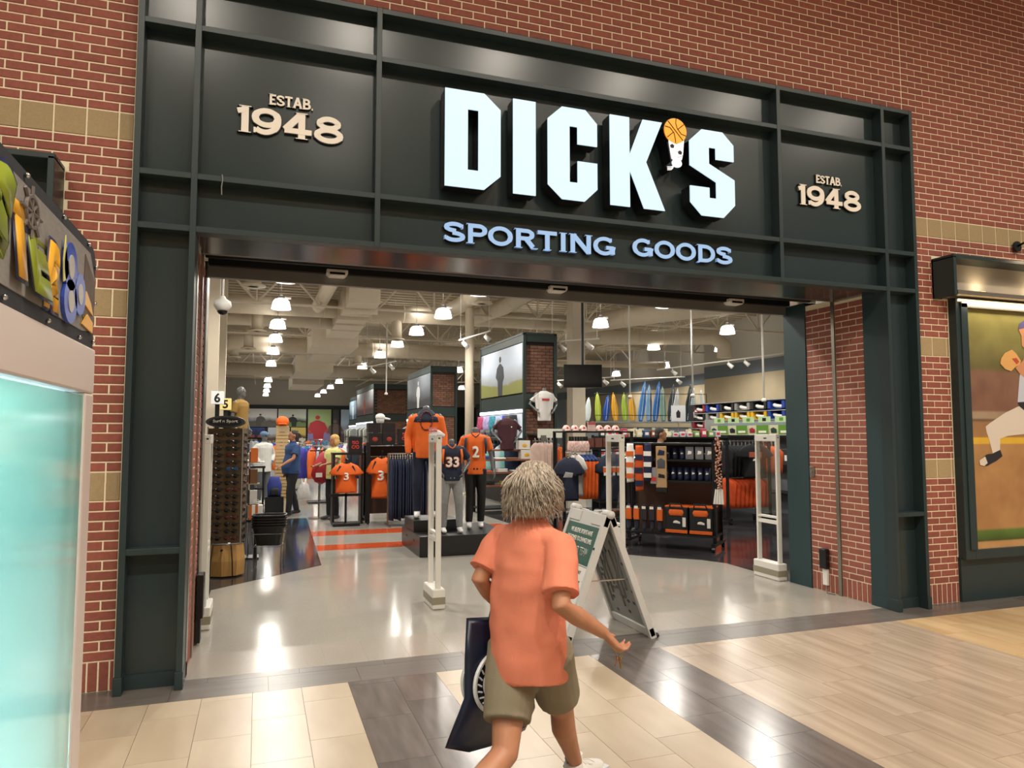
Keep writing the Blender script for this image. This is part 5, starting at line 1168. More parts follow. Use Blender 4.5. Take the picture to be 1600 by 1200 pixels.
# red bag on a stand between the two shoppers
rs=thing('bag_stand','slim steel stand between the two shoppers holding a red bag','stand',(.6,9.9,0)); MB().cyl((0,0,0),(0,0,1.42),.016,n=8).obj('pole',STEEL,rs); MB().box(-.2,.2,-.15,.15,0,.02).obj('foot',STEEL,rs); MB().cyl((-.2,0,1.4),(.45,0,1.4),.014,n=8).obj('arm',BLACKM,rs)
rb_=thing('red_bag','big bright red bag with white label between the two shoppers','bag',(.66,9.8,.7),R(10)); MB().puff([(-.02,.0),(.18,.1),(.32,.38),(.34,.66),(-.04,.68),(-.2,.42),(-.24,.2),(-.16,.06)],(.03,.36),.12).obj('bag_body',mat('red_bag','A81E2D',.55,0,.1,8),rb_,smooth=True); MB().box(-.17,-.04,-.13,-.115,.16,.25).obj('label',WN,rb_); MB().tube([(-.05,0,.66),(.02,0,.73),(.25,0,.73),(.32,0,.64)],.012).obj('handle',BLACK,rb_)
# ---------------------------------------------------------------- wooden table with folded clothes
TW_=mat('table_wood','6B3F28',.5,0,0,5,stretch=(1,8,8),col2='7E4D33')
tb=thing('display_table','dark wood display table with three shelves of folded clothes','table',(3.98,9.35,0))
for z in(.63,.91,1.19,1.40): MB().box(0,1.25,0 if z<1.3 else .25,.7,z-.035,z).obj('shelf',TW_,tb,bevel=.004)
for x in(.02,1.23):
    for y in(.02,.66): MB().box(x-.025,x+.025,y-.02,y+.02,0,1.4).obj('leg',BLACKM,tb)
MB().box(0,1.25,0,.7,.1,.13).obj('base_shelf',BLACKM,tb)
FC=[mat('fold_white','CBC9C5',.9),mat('fold_yellow','C9C04A',.9),mat('fold_coral','C9573E',.9),mat('fold_blue','23508C',.9),mat('fold_brown','6B4A30',.9),mat('fold_black','1A1A1E',.9),mat('fold_grey','6A6B6E',.9),mat('fold_navy','1D2946',.9)]
FN=['white','yellow','coral','blue','brown','black','grey','navy']
def folded(loc,i,n,where,w=.26,d=.3,rz=0,grp=None):
    for k in range(n):
        o=MB().loft([(0,0,0,w/2,d/2),(0,0,.018,w/2*1.03,d/2*1.03),(0,0,.036,w/2*.97,d/2*.97)],16,5).obj('folded_shirt',FC[i],None,smooth=True)
        o.location=(loc[0]+rn.uniform(-.006,.006),loc[1],loc[2]+.036*k); o.rotation_euler=(0,0,rz+rn.uniform(-.05,.05)); tag(o,FN[i]+' folded shirt '+where,'shirt',grp or FN[i]+' folded shirts '+where)
for x,z,i,n in((.2,.63,5,2),(.62,.63,1,2),(1.0,.63,4,2),(.15,.91,2,1),(.5,.91,0,2),(.85,.91,0,1),(1.1,.91,4,1),(.15,1.19,3,2),(.45,1.19,0,1),(.75,1.19,4,1)): folded((3.98+x,9.55,z),i,n,'on the dark wood table')
# dark row of small boxes under the top shelf
for i,(x,z,l) in enumerate(((5.03,1.40,'topmost'),(5.08,1.19,'just below'))): carton('towel_box','white and yellow boxed goods at the end of the wooden table, '+l,(x,9.62,z),.27,.2,.2,mat('box_white','D6D3CC',.5),mat('box_yellow','D9A92C',.5),None)
# pale trousers on a t stand and a blank white board
ps=thing('trouser_stand','steel T stand with pale pink trousers beside the wooden table','stand',(5.08,8.5,0)); MB().cyl((0,0,0),(0,0,1.66),.016,n=8).obj('pole',STEEL,ps); MB().box(-.25,.25,-.25,.25,0,.02).obj('foot',STEEL,ps); MB().cyl((-.25,0,1.6),(.27,0,1.6),.012,n=8).obj('arm',STEEL,ps); MB().box(-.06,.06,-.012,.012,1.6,1.72).obj('sign_holder',STEEL,ps)
for i in range(5): hung('trousers','pale rose trousers hung on the T stand','trousers',(4.9+.09*i,8.5,1.56),R(75 if i<3 else 20),mat('rose_cloth','B59C8F',.85,0,.08,10),.95,.24,'pale rose trousers on the T stand',.07)
bd=thing('blank_board','blank pale notice board above the pale trousers','board',(5.48,9.1,0)); MB().box(-.3,.3,-.01,.01,1.66,1.86).obj('board',mat('board_pale','C9CBBE',.5),bd,bevel=.004); MB().box(-.02,.02,-.01,.02,0,1.66).obj('post',STEEL,bd); MB().box(-.2,.2,-.15,.15,0,.02).obj('foot',STEEL,bd)
# ---------------------------------------------------------------- team rack right of centre
frame_rack('garment_rack','black team wear rack with pink mugs on top and navy sweater',(4.68,6.5,0),0,1.4,1.8,.45,(1.8,.2),BLACKM,((1.42,.1),(1.3,-.1)),False)
PK=mat('pink_white','D8B7B0',.5)
for i in range(7):
    if i==3: continue
    t=thing('pink_cap','small white and pink cap on top of the team wear rack','cap',(4.78+.17*i,6.62,1.8),R(rn.uniform(-8,8)),'pink caps on the rack top')
    MB().lathe([(.075,0),(.07,.06),(.04,.105),(.005,.115)],16).obj('crown',PK,t,smooth=True); MB().puff([(-.06,.0),(.06,.0),(.05,.03),(-.05,.03)],(0,.015),.05,-.08).obj('brim',PK,t,smooth=True); MB().ell((0,-.068,.06),(.022,.008,.025),8,6).obj('badge',mat('pink_dark','B5504C',.5),t)
carton('price_card','pink and white price card among the caps on the team rack',(5.29,6.6,1.8),.16,.02,.17,PK,None,None,0,None,'sign')
MB().box(-.08,.08,-.012,-.0105,.12,.17).obj('red_strip',mat('pink_dark','B5504C',.5),[o for o in COL.objects if o.name=='price_card'][0])
for i in range(7):
    t=thing('glove_pack','pink fan gloves hung below the top of the team rack','gloves',(4.76+.055*i,6.4,1.42),R(rn.uniform(-15,15)),'pink gloves on the team rack'); MB().puff([(-.05,0),(.05,.0),(.06,.12),(.03,.2),(-.03,.2),(-.06,.12)],(0,.1),.025).obj('mitt',mat('pink_mix','C98F86',.8,0,0,30,col2='E6D5CF'),t,smooth=True); MB().box(-.025,.025,-.005,.005,.2,.28).obj('header_card',BLACK,t)
for i in range(3): carton('glass_pack','boxed brown drink glasses on the team rack shelf, '+('beside the gloves','second from the gloves','third from the gloves')[i],(5.19+.17*i,6.5,1.5),.14,.12,.17,mat('brown_pack','6E3E34',.5,0,.3,40),None,None)
MB().box(.38,1.4,-.05,.2,1.46,1.5).obj('shelf',BLACKM,[o for o in COL.objects if o.name.startswith('garment_rack')][1])
face_garment('t_shirt','navy T-shirt with grey print hung at the end of the team rack','shirt',(4.66,6.25,.55),R(-18),NVY,.36,.78,.12,.05)
MB().puff([(-.1,.42),(.06,.42),(.08,.5),(-.06,.52)],(0,.47),.008,-.05).obj('print',mat('grey_print','9C9A98',.7),[o for o in COL.objects if o.name=='t_shirt'][0])
face_garment('t_shirt','white T-shirt hung behind the navy one on the team rack','shirt',(4.87,6.42,.62),R(-60),mat('white_tee','C9C6C2',.85),.36,.76,.1,.04)
for i in range(4): hung('sports_shirt','orange and blue sports shirt hung in the row beside the sweater','shirt',(4.98+.075*i,6.45,1.36),R(25),mat('orange_cloth','D9601C',.8,0,.1,12),.8,.36,'orange sports shirts on the team rack',.06)
for i in range(4): hung('sports_shirt','blue collared top of an orange shirt beside the sweater','shirt',(4.99+.075*i,6.43,1.37),R(25),mat('blue_shoulder','2B3F78',.8),.16,.3,'blue collars on the team rack',.07)
swt=face_garment('sweater','large navy sweater with orange and white block stripe on the team rack','sweater',(5.55,6.28,.52),R(-8),NVY,.5,.86,.12,.09)
for i in range(5):
    MB().box(-.2+.085*i,-.13+.085*i,-.094,-.08,.53,.62).obj('orange_block',ORJ,swt)
    MB().box(-.19+.085*i,-.15+.085*i,-.096,-.08,.47,.525).obj('white_block',WN,swt)
    MB().box(-.2+.085*i,-.13+.085*i,-.096,-.08,.615,.635).obj('white_block',WN,swt)
for i in range(4): folded((4.85+.35*i,6.7,.2),(6,2,0,4)[i],3,'on the low shelf of the team rack')
# ---------------------------------------------------------------- fan shop shelf unit (oblique)
O5=V3((4.95,4.55,0)); ax=V3((.664,-.748,0)); az=math.atan2(ax.y,ax.x)
fs=frame_rack('shelf_unit','black rolling fan shop shelf unit with mugs and duffel bags',O5,az,1.34,1.62,.42,(.24,1.04,1.36,1.61),BLACKM,(),True,(.2,1.6,mat('brown_board','4A2D1E',.55)))
FM=Matrix.Translation(O5)@Matrix.Rotation(az,4,'Z')
def fp(s,y,z): return FM@V3((s,y,z))
for r0,(z,n) in enumerate(((1.36,6),(1.04,7))):
    for i in range(n):
        s=.62+.115*i if n==6 else .6+.105*i
        t=thing('mug','navy team mug standing on the '+('upper' if r0==0 else 'lower')+' shelf of the fan shop unit','mug',fp(s,.08,z),az,'navy mugs on the '+('upper' if r0==0 else 'lower')+' shelf'); hh=.17 if r0==0 else .2
        MB().lathe([(.04,0),(.045,.01),(.045,hh),(.038,hh),(.036,.02)],16).obj('cup',mat('mug_navy','1B2440',.35),t,smooth=True); MB().tube([(.043,0,hh*.75),(.075,0,hh*.65),(.075,0,hh*.35),(.043,0,hh*.25)],.006,6).obj('handle',MATS['mug_navy'],t,smooth=True); MB().puff([(-.022,hh*.45),(.02,hh*.5),(.025,hh*.58),(-.015,hh*.6)],(0,hh*.53),.006,-.044).obj('logo',WN,t)
for i in range(3):
    s=.95+.07*(i%5); t=thing('glass_box','grey boxed glassware with horse head print at the end of the top shelf','box',fp(.98+.15*(i%3),.05,1.36+.005) if i<3 else fp(1.0+.14*(i%3),.1,1.68),az,'grey glassware boxes'); 
    MB().box(-.06,.06,-.06,.06,0,.19).obj('box',mat('grey_box','6B6C70',.4),t); MB().puff([(-.03,.07),(.03,.08),(.035,.12),(-.02,.13)],(0,.1),.003,-.062).obj('picture',WN,t)
for i in range(2):
    t=thing('duffel_bag','black and orange duffel bag on the bottom shelf '+('beside the socks' if i==0 else 'at the open end'),'bag',fp(.78+.37*i,.08,.25),az)
    MB().box(-.175,.175,-.16,.2,.0,.4).obj('body',mat('bag_black','141416',.7),t,bevel=.03,seg=3)
    MB().box(-.17,.17,-.165,-.15,.0,.05).box(-.18,.18,-.15,.2,.385,.405).obj('orange_trim',ORJ,t,bevel=.004)
    MB().puff([(-.1,.26),(.1,.26),(.12,.31),(.1,.355),(-.1,.355),(-.12,.31)],(0,.31),.012,-.162).obj('orange_panel',ORJ,t,smooth=True)
    MB().puff([(-.05,.15),(.06,.14),(.06,.17),(.0,.19),(-.04,.18)],(0,.165),.005,-.163).obj('horse_logo',WN,t)
    MB().tube([(-.1,-.17,.38),(-.08,-.19,.44),(.08,-.19,.44),(.1,-.17,.38)],.012).obj('handle',MATS['bag_black'],t)
    MB().box(.1,.15,-.18,-.175,.1,.24).obj('hang_tag',WN,t)
# hanging packs on the left half of the unit
pkc=[('E9E6E0','D2602A','white and orange scarf'),('C9521E','1B2440','orange lettered scarf'),('1B2440','E9E6E0','navy and white knit hat')]
for i,(s,z,h_,w) in enumerate(((.05,.98,.62,.12),(.2,.85,.72,.13),(.34,1.0,.6,.12))):
    t=thing('scarf',pkc[i][2]+' hung on the left half of the shelf unit','scarf',fp(s,-.06,z),az); MB().puff([(-w/2,0),(w/2,.02),(w*.6,h_*.5),(w*.45,h_),(-w*.45,h_),(-w*.6,h_*.5)],(0,h_/2),.03).obj('knit',mat('scarf%d'%i,pkc[i][0],.9),t,smooth=True)
    for k in range(3): MB().box(-w*.5,w*.5,-.034,-.02,h_*(.12+.28*k),h_*(.24+.28*k)).obj('stripe',mat('scarfb%d'%i,pkc[i][1],.9),t)
t=thing('skate_deck','tan boxed wall clock with navy helmet print hung on the shelf unit','box',fp(.55,-.04,.92),az); MB().box(-.085,.085,-.02,.02,0,.64).obj('board',mat('deck_tan','B08F66',.5),t,bevel=.01); MB().puff([(-.06,.3),(.06,.3),(.065,.42),(.0,.46),(-.065,.42)],(0,.38),.006,-.024).obj('dial',mat('dial_grey','4A4D52',.5),t); MB().puff([(-.06,.5),(.05,.5),(.06,.57),(-.03,.59)],(0,.55),.006,-.024).obj('helmet_print',mat('mug_navy','1B2440',.35),t); MB().puff([(-.05,.16),(.06,.15),(.05,.2),(-.04,.22)],(0,.19),.005,-.024).obj('horse_print',BLACK,t); MB().box(-.085,.085,-.025,.025,-.06,.0).obj('card',BLACK,t)
t=thing('cutlery_pack','small grey and red packaged set beside the tan boxed clock','pack',fp(.43,-.05,.98),az); MB().box(-.05,.05,-.015,.015,0,.25).obj('card',mat('pack_grey','8B888C',.5),t); MB().box(-.04,.04,-.02,-.014,.04,.1).obj('red_field',RED,t)
for i in range(5):
    c_,n_=(('D8641E','orange'),('D8641E','orange'),('2A2226','dark grey'),('2A2226','dark grey'),('D8641E','orange'))[i]
    t=thing('socks',n_+' and navy team socks hung at the bottom of the shelf unit','socks',fp(.03+.125*i,-.07,.26),az,n_+' team socks'); MB().limb([((0,0,.36),.04),((0,0,.16),.038),((.005,-.02,.07),.04),((.01,-.06,.03),.03)],10,True,.7).obj('sock',mat('sock_navy','1A1C2A',.9),t,smooth=True); MB().box(-.045,.045,-.045,.0,.16,.34).obj('band',mat('sockband'+n_,c_,.8),t,bevel=.006); MB().box(-.03,.03,-.05,-.044,.33,.37).obj('price_tag',WN,t)
ga=thing('garland','orange and navy bead garland hung at the end of the shelf unit','garland',fp(1.42,-.05,.85),az); gm=MB()
for i in range(90): gm.ell((rn.uniform(-.045,.045),rn.uniform(-.04,.04),.08+.0085*i),(.014,.014,.014),6,5)
q=gm.obj('beads',mat('bead_orange','C8521C',.5,0,0,50,col2='D9C7B4',isl=.3),ga,smooth=True); q['kind']='stuff'
for i in range(4): MB().cyl((-.04+.03*i,0,.08),(-.06+.04*i,-.02,-.14),.014,.02,n=6).obj('tassel',WN,ga)
# ---------------------------------------------------------------- T-shirt rack farther right
frame_rack('garment_rack','black rolling rack with black and orange T-shirts beyond the shelf unit',(8.0,6.2,0),R(-8),.9,1.62,.5,(),BLACKM,((1.6,.25),(.95,.25)),True)
for i in range(9): hung('t_shirt','black T-shirt hung on the upper rail of the rolling rack','shirt',(8.05+.09*i,6.4,1.52),R(30),mat('tee_black','17181B',.85,0,.15,12),.62,.46,'black T-shirts on the upper rail',.07)
for i in range(9): hung('t_shirt','orange T-shirt hung on the lower rail of the rolling rack','shirt',(8.05+.1*i,6.35,.88),R(35),mat('tee_orange','D4501F',.85,0,.1,12),.58,.46,'orange T-shirts on the lower rail',.08)
for i in range(4): hung('t_shirt','orange T-shirt at the end of the upper rail','shirt',(8.85+.1*i,6.3,1.5),R(40),mat('tee_orange2','D9622C',.85,0,.1,12),.55,.44,'orange T-shirts on the upper rail',.08)
ft=face_garment('t_shirt','black T-shirt with orange print facing out on the rolling rack','shirt',(8.45,5.95,.9),R(-20),MATS['tee_black'],.44,.66,.16,.05); MB().box(-.12,.12,-.056,-.05,.4,.5).obj('print',mat('print_rust','A5553C',.7),ft); MB().puff([(-.05,.33),(.05,.33),(.04,.37),(-.03,.37)],(0,.35),.005,-.052).obj('logo',WN,ft)
# ---------------------------------------------------------------- brick clad display towers
TG=mat('tower_green','1F2E2C',.4); TBK=mat('tower_brick_mat','6B4A3A',.8,0,.15,20,isl=.25); LITE=mat('light_strip','FFFFFF',.4,emit='F4F8FF',estr=1.6)
def photo_mat(n,top,mid,bot,scale=2.5):
    m=bpy.data.materials.new(n); m.use_nodes=True; N=m.node_tree.nodes; Lk=m.node_tree.links; b=N['Principled BSDF']; b.inputs['Roughness'].default_value=.4
    tc=N.new('ShaderNodeTexCoord'); sp=N.new('ShaderNodeSeparateXYZ'); Lk.new(tc.outputs['Generated'],sp.inputs[0]); nz=N.new('ShaderNodeTexNoise'); nz.inputs['Scale'].default_value=scale; nz.inputs['Detail'].default_value=5; Lk.new(tc.outputs['Generated'],nz.inputs['Vector'])
    a=N.new('ShaderNodeMath'); a.operation='MULTIPLY_ADD'; a.inputs[1].default_value=.35; Lk.new(nz.outputs['Fac'],a.inputs[0]); Lk.new(sp.outputs['Z'],a.inputs[2])
    r=N.new('ShaderNodeValToRGB'); Lk.new(a.outputs[0],r.inputs[0]); E=r.color_ramp.elements; E[0].position=.3; E[0].color=lin(bot); E[1].position=1.1; E[1].color=lin(top)
    e=E.new(.42); e.color=lin(bot); e=E.new(.46); e.color=lin(mid); e=E.new(.75); e.color=lin(top); Lk.new(r.outputs[0],b.inputs['Base Color']); MATS[n]=m; return m
def person_print(c,z0,h_,k=1.,lean=0):
    hd_=[(c+lean*.9+h_*.085*k*math.cos(2*PI*i/14),z0+h_*.86+h_*.075*math.sin(2*PI*i/14)) for i in range(14)]
    bd=[(c-h_*.16*k,z0),(c-h_*.2*k,z0+h_*.3),(c-h_*.32*k+lean,z0+h_*.42),(c-h_*.26*k+lean,z0+h_*.66),(c-h_*.06*k+lean,z0+h_*.76),(c+h_*.06*k+lean,z0+h_*.76),(c+h_*.26*k+lean,z0+h_*.66),(c+h_*.36*k+lean,z0+h_*.45),(c+h_*.2*k,z0+h_*.36),(c+h_*.16*k,z0)]
    return hd_,bd
def tower(label,x0,x1,y0,y1,zt,pic,bricks=True,figcol='2B3038'):
    t=thing('display_tower',label,'display tower',((x0+x1)/2,(y0+y1)/2,0)); w,d=(x1-x0)/2,(y1-y0)/2
    MB().box(-w+.05,w-.05,-d+.06,d-.05,0,zt-.08).obj('core',mat('tower_core','2A2422',.8),t)
    for sx in(-1,1):
        for sy in(-1,1): MB().box(sx*w-.07 if sx>0 else -w,w if sx>0 else -w+.07,sy*d-.07 if sy>0 else -d,d if sy>0 else -d+.07,0,zt).obj('corner_post',TG,t)
    for z0,z1 in((zt-.2,zt),(zt*.57,zt*.65)):
        MB().box(-w+.06,w-.06,-d+.01,-d+.06,z0,z1).obj('rail_panel',TG,t); MB().box(-w+.01,-w+.06,-d+.06,d-.06,z0,z1).obj('rail_panel',TG,t)
    MB().box(-w,w,-d,d,zt-.03,zt+.02).obj('cap',TG,t)
    # thin brick slips on the front
    bw,bh=.2,.075
    if bricks:
        bk_=[]; r0=0; z=.1
        me=MB().box(-bw/2+.005,bw/2-.005,0,.02,.005,bh-.005).mesh('brick'); me.materials.append(TBK)
        while z<zt-.28:
            if not(zt*.57-bh<z<zt*.65):
                x=-w+.08+(bw/2 if r0%2 else 0)
                bk_+=[(-w+.08+bw/4,z,1)] if r0%2 else []
                while x+bw<w-.06: bk_.append((x+bw/2,z,0)); x+=bw
                if w-.07-x>.07: bk_.append((x+bw/4,z,1))
            z+=bh; r0+=1
        me2=MB().box(-bw/4+.005,bw/4-.005,0,.02,.005,bh-.005).mesh('brick'); me2.materials.append(TBK)
        for x,z,hf in bk_:
            o=bpy.data.objects.new('brick',me2 if hf else me); COL.objects.link(o); o.parent=t; o.location=(x,-d+.045,z)
    else:
        mb=MB(); z=.1;r0=0
        while z<zt-.28:
            if not(zt*.57-bh<z<zt*.65):
                x=-w+.08+(bw/2 if r0%2 else 0)
                while x+bw<w-.06: mb.box(x+.005,x+bw-.005,-d+.045,-d+.065,z,z+bh-.008); x+=bw
            z+=bh;r0+=1
        q=mb.obj('brick_slips',TBK,t); q['kind']='stuff'
    pz0,pz1=zt*.66,zt-.22
    ph_=MB().box(-w+.012,-w+.03,-d+.08,d-.08,pz0,pz1).obj('photo_panel',pic,t)
    f=MB(); f.x=Matrix(((0,1,0,-w+.008),(1,0,0,0),(0,0,1,0),(0,0,0,1))); c=-d*.0; hh=pz1-pz0
    [f.prism(q,-.002,.002) for q in person_print(c,pz0,hh*.92,.9)]; f.obj('printed_figure',mat('fig'+figcol,figcol,.5),ph_)
    MB().box(-w-.03,-w+.02,-d+.1,d-.1,zt*.545,zt*.565).obj('light_strip',LITE,t)
    MB().box(-w-.01,-w+.02,-d+.08,d-.08,zt*.4,zt*.54).obj('white_back',mat('white_back','C9D2DA',.5,emit='DDE6F0',estr=.35),t)
    MB().box(-w-.35,-w+.02,-d+.08,d-.08,zt*.385,zt*.395).obj('shelf',TG,t)
    return t
tower('tall brick clad display tower nearest the hanging screen',5.24,6.1,10.16,13.7,4.13,photo_mat('photo_field','AEB9C8','8E9296','7C7E43'))
tower('second brick clad display tower behind the orange pullover mannequin',5.08,6.05,19.2,23.5,4.13,photo_mat('photo_grey','6F757C','4C5056','3A3C40'),True,'C8C9CC')
tower('third brick clad display tower farther down the aisle',4.55,6.35,29.1,35.5,4.13,photo_mat('photo_red','8A8C90','6F4A4A','4A3A3C'),False,'B33A34')
tower('fourth brick clad display tower near the back wall',4.9,6.3,38,42,4.0,photo_mat('photo_blue','9BB4C8','6F8DA5','3F5A70'),False,'C9CED2')
# leggings forms along the first tower
LC=[('22252B','black print'),('3A45A8','violet print'),('A9B4D8','pale lilac'),('3F8FA0','teal'),('B9A9D6','lavender'),('B84A6E','pink print')]
for i,(c_,n_) in enumerate(LC):
    t=thing('leggings_form',n_+' shorts on a hip form in the lit row of the first brick tower','mannequin',(5.1,10.5+.52*i,1.66),R(-75)); MB().loft([(0,0,.12,.1,.08),(0,0,.3,.15,.11),(0,0,.46,.12,.09),(0,0,.54,.11,.085)],16).obj('shorts',mat('legging%d'%i,c_,.8,0,.35,18),t,smooth=True)
    for s in(-1,1): MB().cyl((s*.065,0,.0),(s*.065,0,.2),.05,.075,n=12).obj('leg',MQ,t,smooth=True)
for i in range(9):
    c_,n_=(('1E2C48','navy'),('7FB5B0','mint'),('B7C3C9','pale grey'))[i%3]
    hung('t_shirt',n_+' top hung under the lit shelf of the first brick tower','shirt',(5.05,10.4+.36*i,1.5),R(70),mat('under'+n_,c_,.85),.7,.4,n_+' tops on the first tower',.1)
for j,(yy,xx,nm) in enumerate(((19.5,4.95,'second'),(29.5,4.42,'third'),(38.3,4.78,'fourth'))):
    for i in range(7):
        c_,n_=(('8A8F8B','grey'),('C7C5B8','cream'),('3A3F45','charcoal'))[i%3]
        hung('jacket',n_+' jacket hung along the '+nm+' brick tower','jacket',(xx,yy+.5*i,2.05),R(75),mat('jack'+n_,c_,.85),1.0,.5,n_+' jackets on the '+nm+' tower',.22)
# caps on the shelf of the first tower front
for z in(1.45,1.75): MB().box(5.35,6.0,9.9,10.2,z-.03,z).obj('shelf',TG,[o for o in COL.objects if o.name=='display_tower'][0]).matrix_parent_inverse=Matrix.Translation((-5.67,-11.93,0))
for i in range(3):
    n_,c_=(('black','1B1C20'),('grey','8C9096'),('blue','2747A0'))[i]
    t=thing('cap',n_+' ball cap on the shelf of the first brick tower','cap',(5.48+.2*i,10.0,1.45)); MB().ell((0,0,.06),(.085,.095,.075)).puff([(-.06,.02),(.06,.02),(.05,.05),(-.05,.05)],(0,.035),.05,-.1).obj('crown',mat('cap'+n_,c_,.8),t,smooth=True); MB().ell((0,0,.136),(.012,.012,.008),8,5).obj('button',mat('cap'+n_,c_,.8),t)
# ---------------------------------------------------------------- hanging screen
tv=thing('hanging_screen','black flat screen hung on a black ceiling pole beside the first brick tower','screen',(6.75,10.1,0),R(-18))
MB().box(-.46,.46,-.03,.03,2.86,3.42).obj('bezel',BLACKG,tv,bevel=.006); MB().box(-.445,.445,-.033,-.029,2.88,3.405).obj('screen',mat('screen_black','0A0B0F',.08),tv); MB().cyl((0,.02,3.42),(0,.02,6.52),.03,n=10).obj('ceiling_pole',BLACKM,tv); MB().box(-.1,.1,.03,.06,3.1,3.35).obj('mount',BLACKM,tv)
# ---------------------------------------------------------------- surfboards on a high rack
gr=thing('board_rack','grey pegboard gondola with a wire guard holding surfboards','rack',(8.9,14.1,0),R(-12)); GW=mat('pegboard','7E868C',.6)
MB().box(-.1,3.6,-.1,.3,0,1.95).obj('pegboard_panel',GW,gr); MB().box(-.2,3.7,-.5,.5,0,.15).obj('base',BLACKM,gr); MB().box(-.1,3.6,-.35,.35,2.08,2.12).obj('top_shelf',GW,gr)
for s in(0,1.75,3.5): MB().cyl((s,-.35,2.1),(s,-.35,2.95),.012,n=6).obj('guard_post',BLACKM,gr)
for z in(2.3,2.95): MB().cyl((0,-.35,z),(3.5,-.35,z),.012,n=6).obj('guard_rail',BLACKM,gr)
GMx=Matrix.Translation((8.9,14.1,0))@Matrix.Rotation(R(-12),4,'Z')
SB=[(-.15,'D5E2E4','white',.75,.1),(.2,'A9BC3C','lime',.9,-.03),(.42,'1F4FA5','royal blue',.82,.14),(.75,'DDA021','amber',.9,-.1),(1.05,'9CB83A','leaf green',.9,-.06),(1.3,'E0A62A','golden',.9,-.08),(1.52,'4A86C4','sky blue',1.28,.16),(1.78,'7FA9CF','pale blue',1.15,.04),(1.98,'2F6DB8','bright blue',1.28,.15),(2.25,'7C9E93','sage',1.1,-.02),(2.45,'38464E','charcoal',1.2,.15),(2.62,'C9CFD1','silver',1.05,.12),(3.0,'24343B','black green',1.2,.15),(3.18,'AEBBBE','pale grey',1.05,.08),(3.5,'CFD5D3','off white',1.0,-.03)]
for s,c_,n_,L,tl in SB:
    t=thing('surfboard',n_+' surfboard standing upright in the high rack','surfboard',GMx@V3((s,.0,2.12)),R(-12+20))
    ol=[(.0,L),(-.06,L*.85),(-.12,L*.5),(-.12,L*.2),(-.07,0),(.07,0),(.12,L*.2),(.12,L*.5),(.06,L*.85)]
    o=MB().puff(ol,(0,L*.45),.025).obj('deck',mat('board_'+n_.replace(' ','_'),c_,.25),t,smooth=True); o.rotation_euler=(0,tl,0)
    o2=MB().box(-.004,.004,-.028,-.02,.05,L*.85).obj('stringer',WHITEP,t); o2.rotation_euler=(0,tl,0)
rn=random.Random(21)
PC=[('2A2D33','black'),('B8455A','pink'),('D6CFA8','cream'),('35507A','blue'),('7FA05A','green'),('C9CCD0','white'),('8A4B2E','brown')]
for i in range(34):
    k=rn.randrange(7); s=.05+3.3*((i*7)%34)/34; z=(.75,1.1,1.4,1.68)[i%4]
    t=thing('peg_pack',PC[k][1]+' packaged sports gear hung on the grey pegboard','pack',GMx@V3((s,-.14,z)),R(-12),PC[k][1]+' packs on the pegboard'); w,h_=rn.uniform(.09,.16),rn.uniform(.16,.26)
    MB().box(-w/2,w/2,-.03,.04,0,h_*.75).obj('pack',mat('pack_'+PC[k][1],PC[k][0],.5),t,bevel=.006); MB().box(-w/2,w/2,.0,.006,h_*.75,h_).obj('header_card',WN if k!=5 else RED,t)
# ---------------------------------------------------------------- boxed shoe shelf on the right
sh=thing('shoe_shelf','grey shelving stacked with open shoe boxes near the right wall','shelf',(11,8.0,0)); 
MB().box(.28,.32,-.1,3.9,0,2.6).obj('back',GW,sh)
for z in(1.9,2.1,2.32,2.58): MB().box(-.05,.3,-.1,3.9,z-.02,z).obj('shelf_board',mat('shelf_grey','9A9C9C',.5),sh)
for y in(-.1,3.9): MB().box(-.05,.3,y-.02,y+.02,0,2.6).obj('side',GW,sh)
MB().box(-.3,.3,-.1,3.9,0,.2).obj('base',BLACKM,sh)
BC=[[('1F3F9A','blue'),('8A8A88','grey'),('D8A925','yellow')],]
rows=[['red','blue','black','grey','black','blue'],['black','grey','yellow','yellow','yellow','blue'],['red','grey','navy','sky blue','sky blue','blue']]
HX={'red':'8E2030','blue':'1E3C94','black':'1C1C20','grey':'8B8886','yellow':'DDAE22','navy':'1C2647','sky blue':'1F66C4'}
SHW=mat('shoe_white','DEDDD8',.5)
for r0,z in enumerate((2.34,2.11,1.9)):
    for i in range(6):
        n_=rows[r0][i]; y=3.55-.64*i
        t=thing('shoe_box',n_+' open shoe box showing a white shoe on the '+('top','middle','bottom')[r0]+' row','shoe box',(11.1,8.0+y,z),0,n_+' shoe boxes '+('top','middle','bottom')[r0]+' row')
        bm_=mat('shoebox_'+n_.replace(' ','_'),HX[n_],.5)
        MB().box(-.14,.14,-.3,-.2,0,.19).box(-.14,.14,.2,.3,0,.19).box(-.14,.14,-.3,.3,0,.015).box(.13,.14,-.3,.3,0,.19).obj('box',bm_,t)
        MB().limb([((-.05,-.17,.06),.035),((-.05,-.05,.06),.045),((-.05,.08,.075),.05),((-.05,.15,.1),.05)],10,True).obj('shoe',SHW,t,smooth=True)
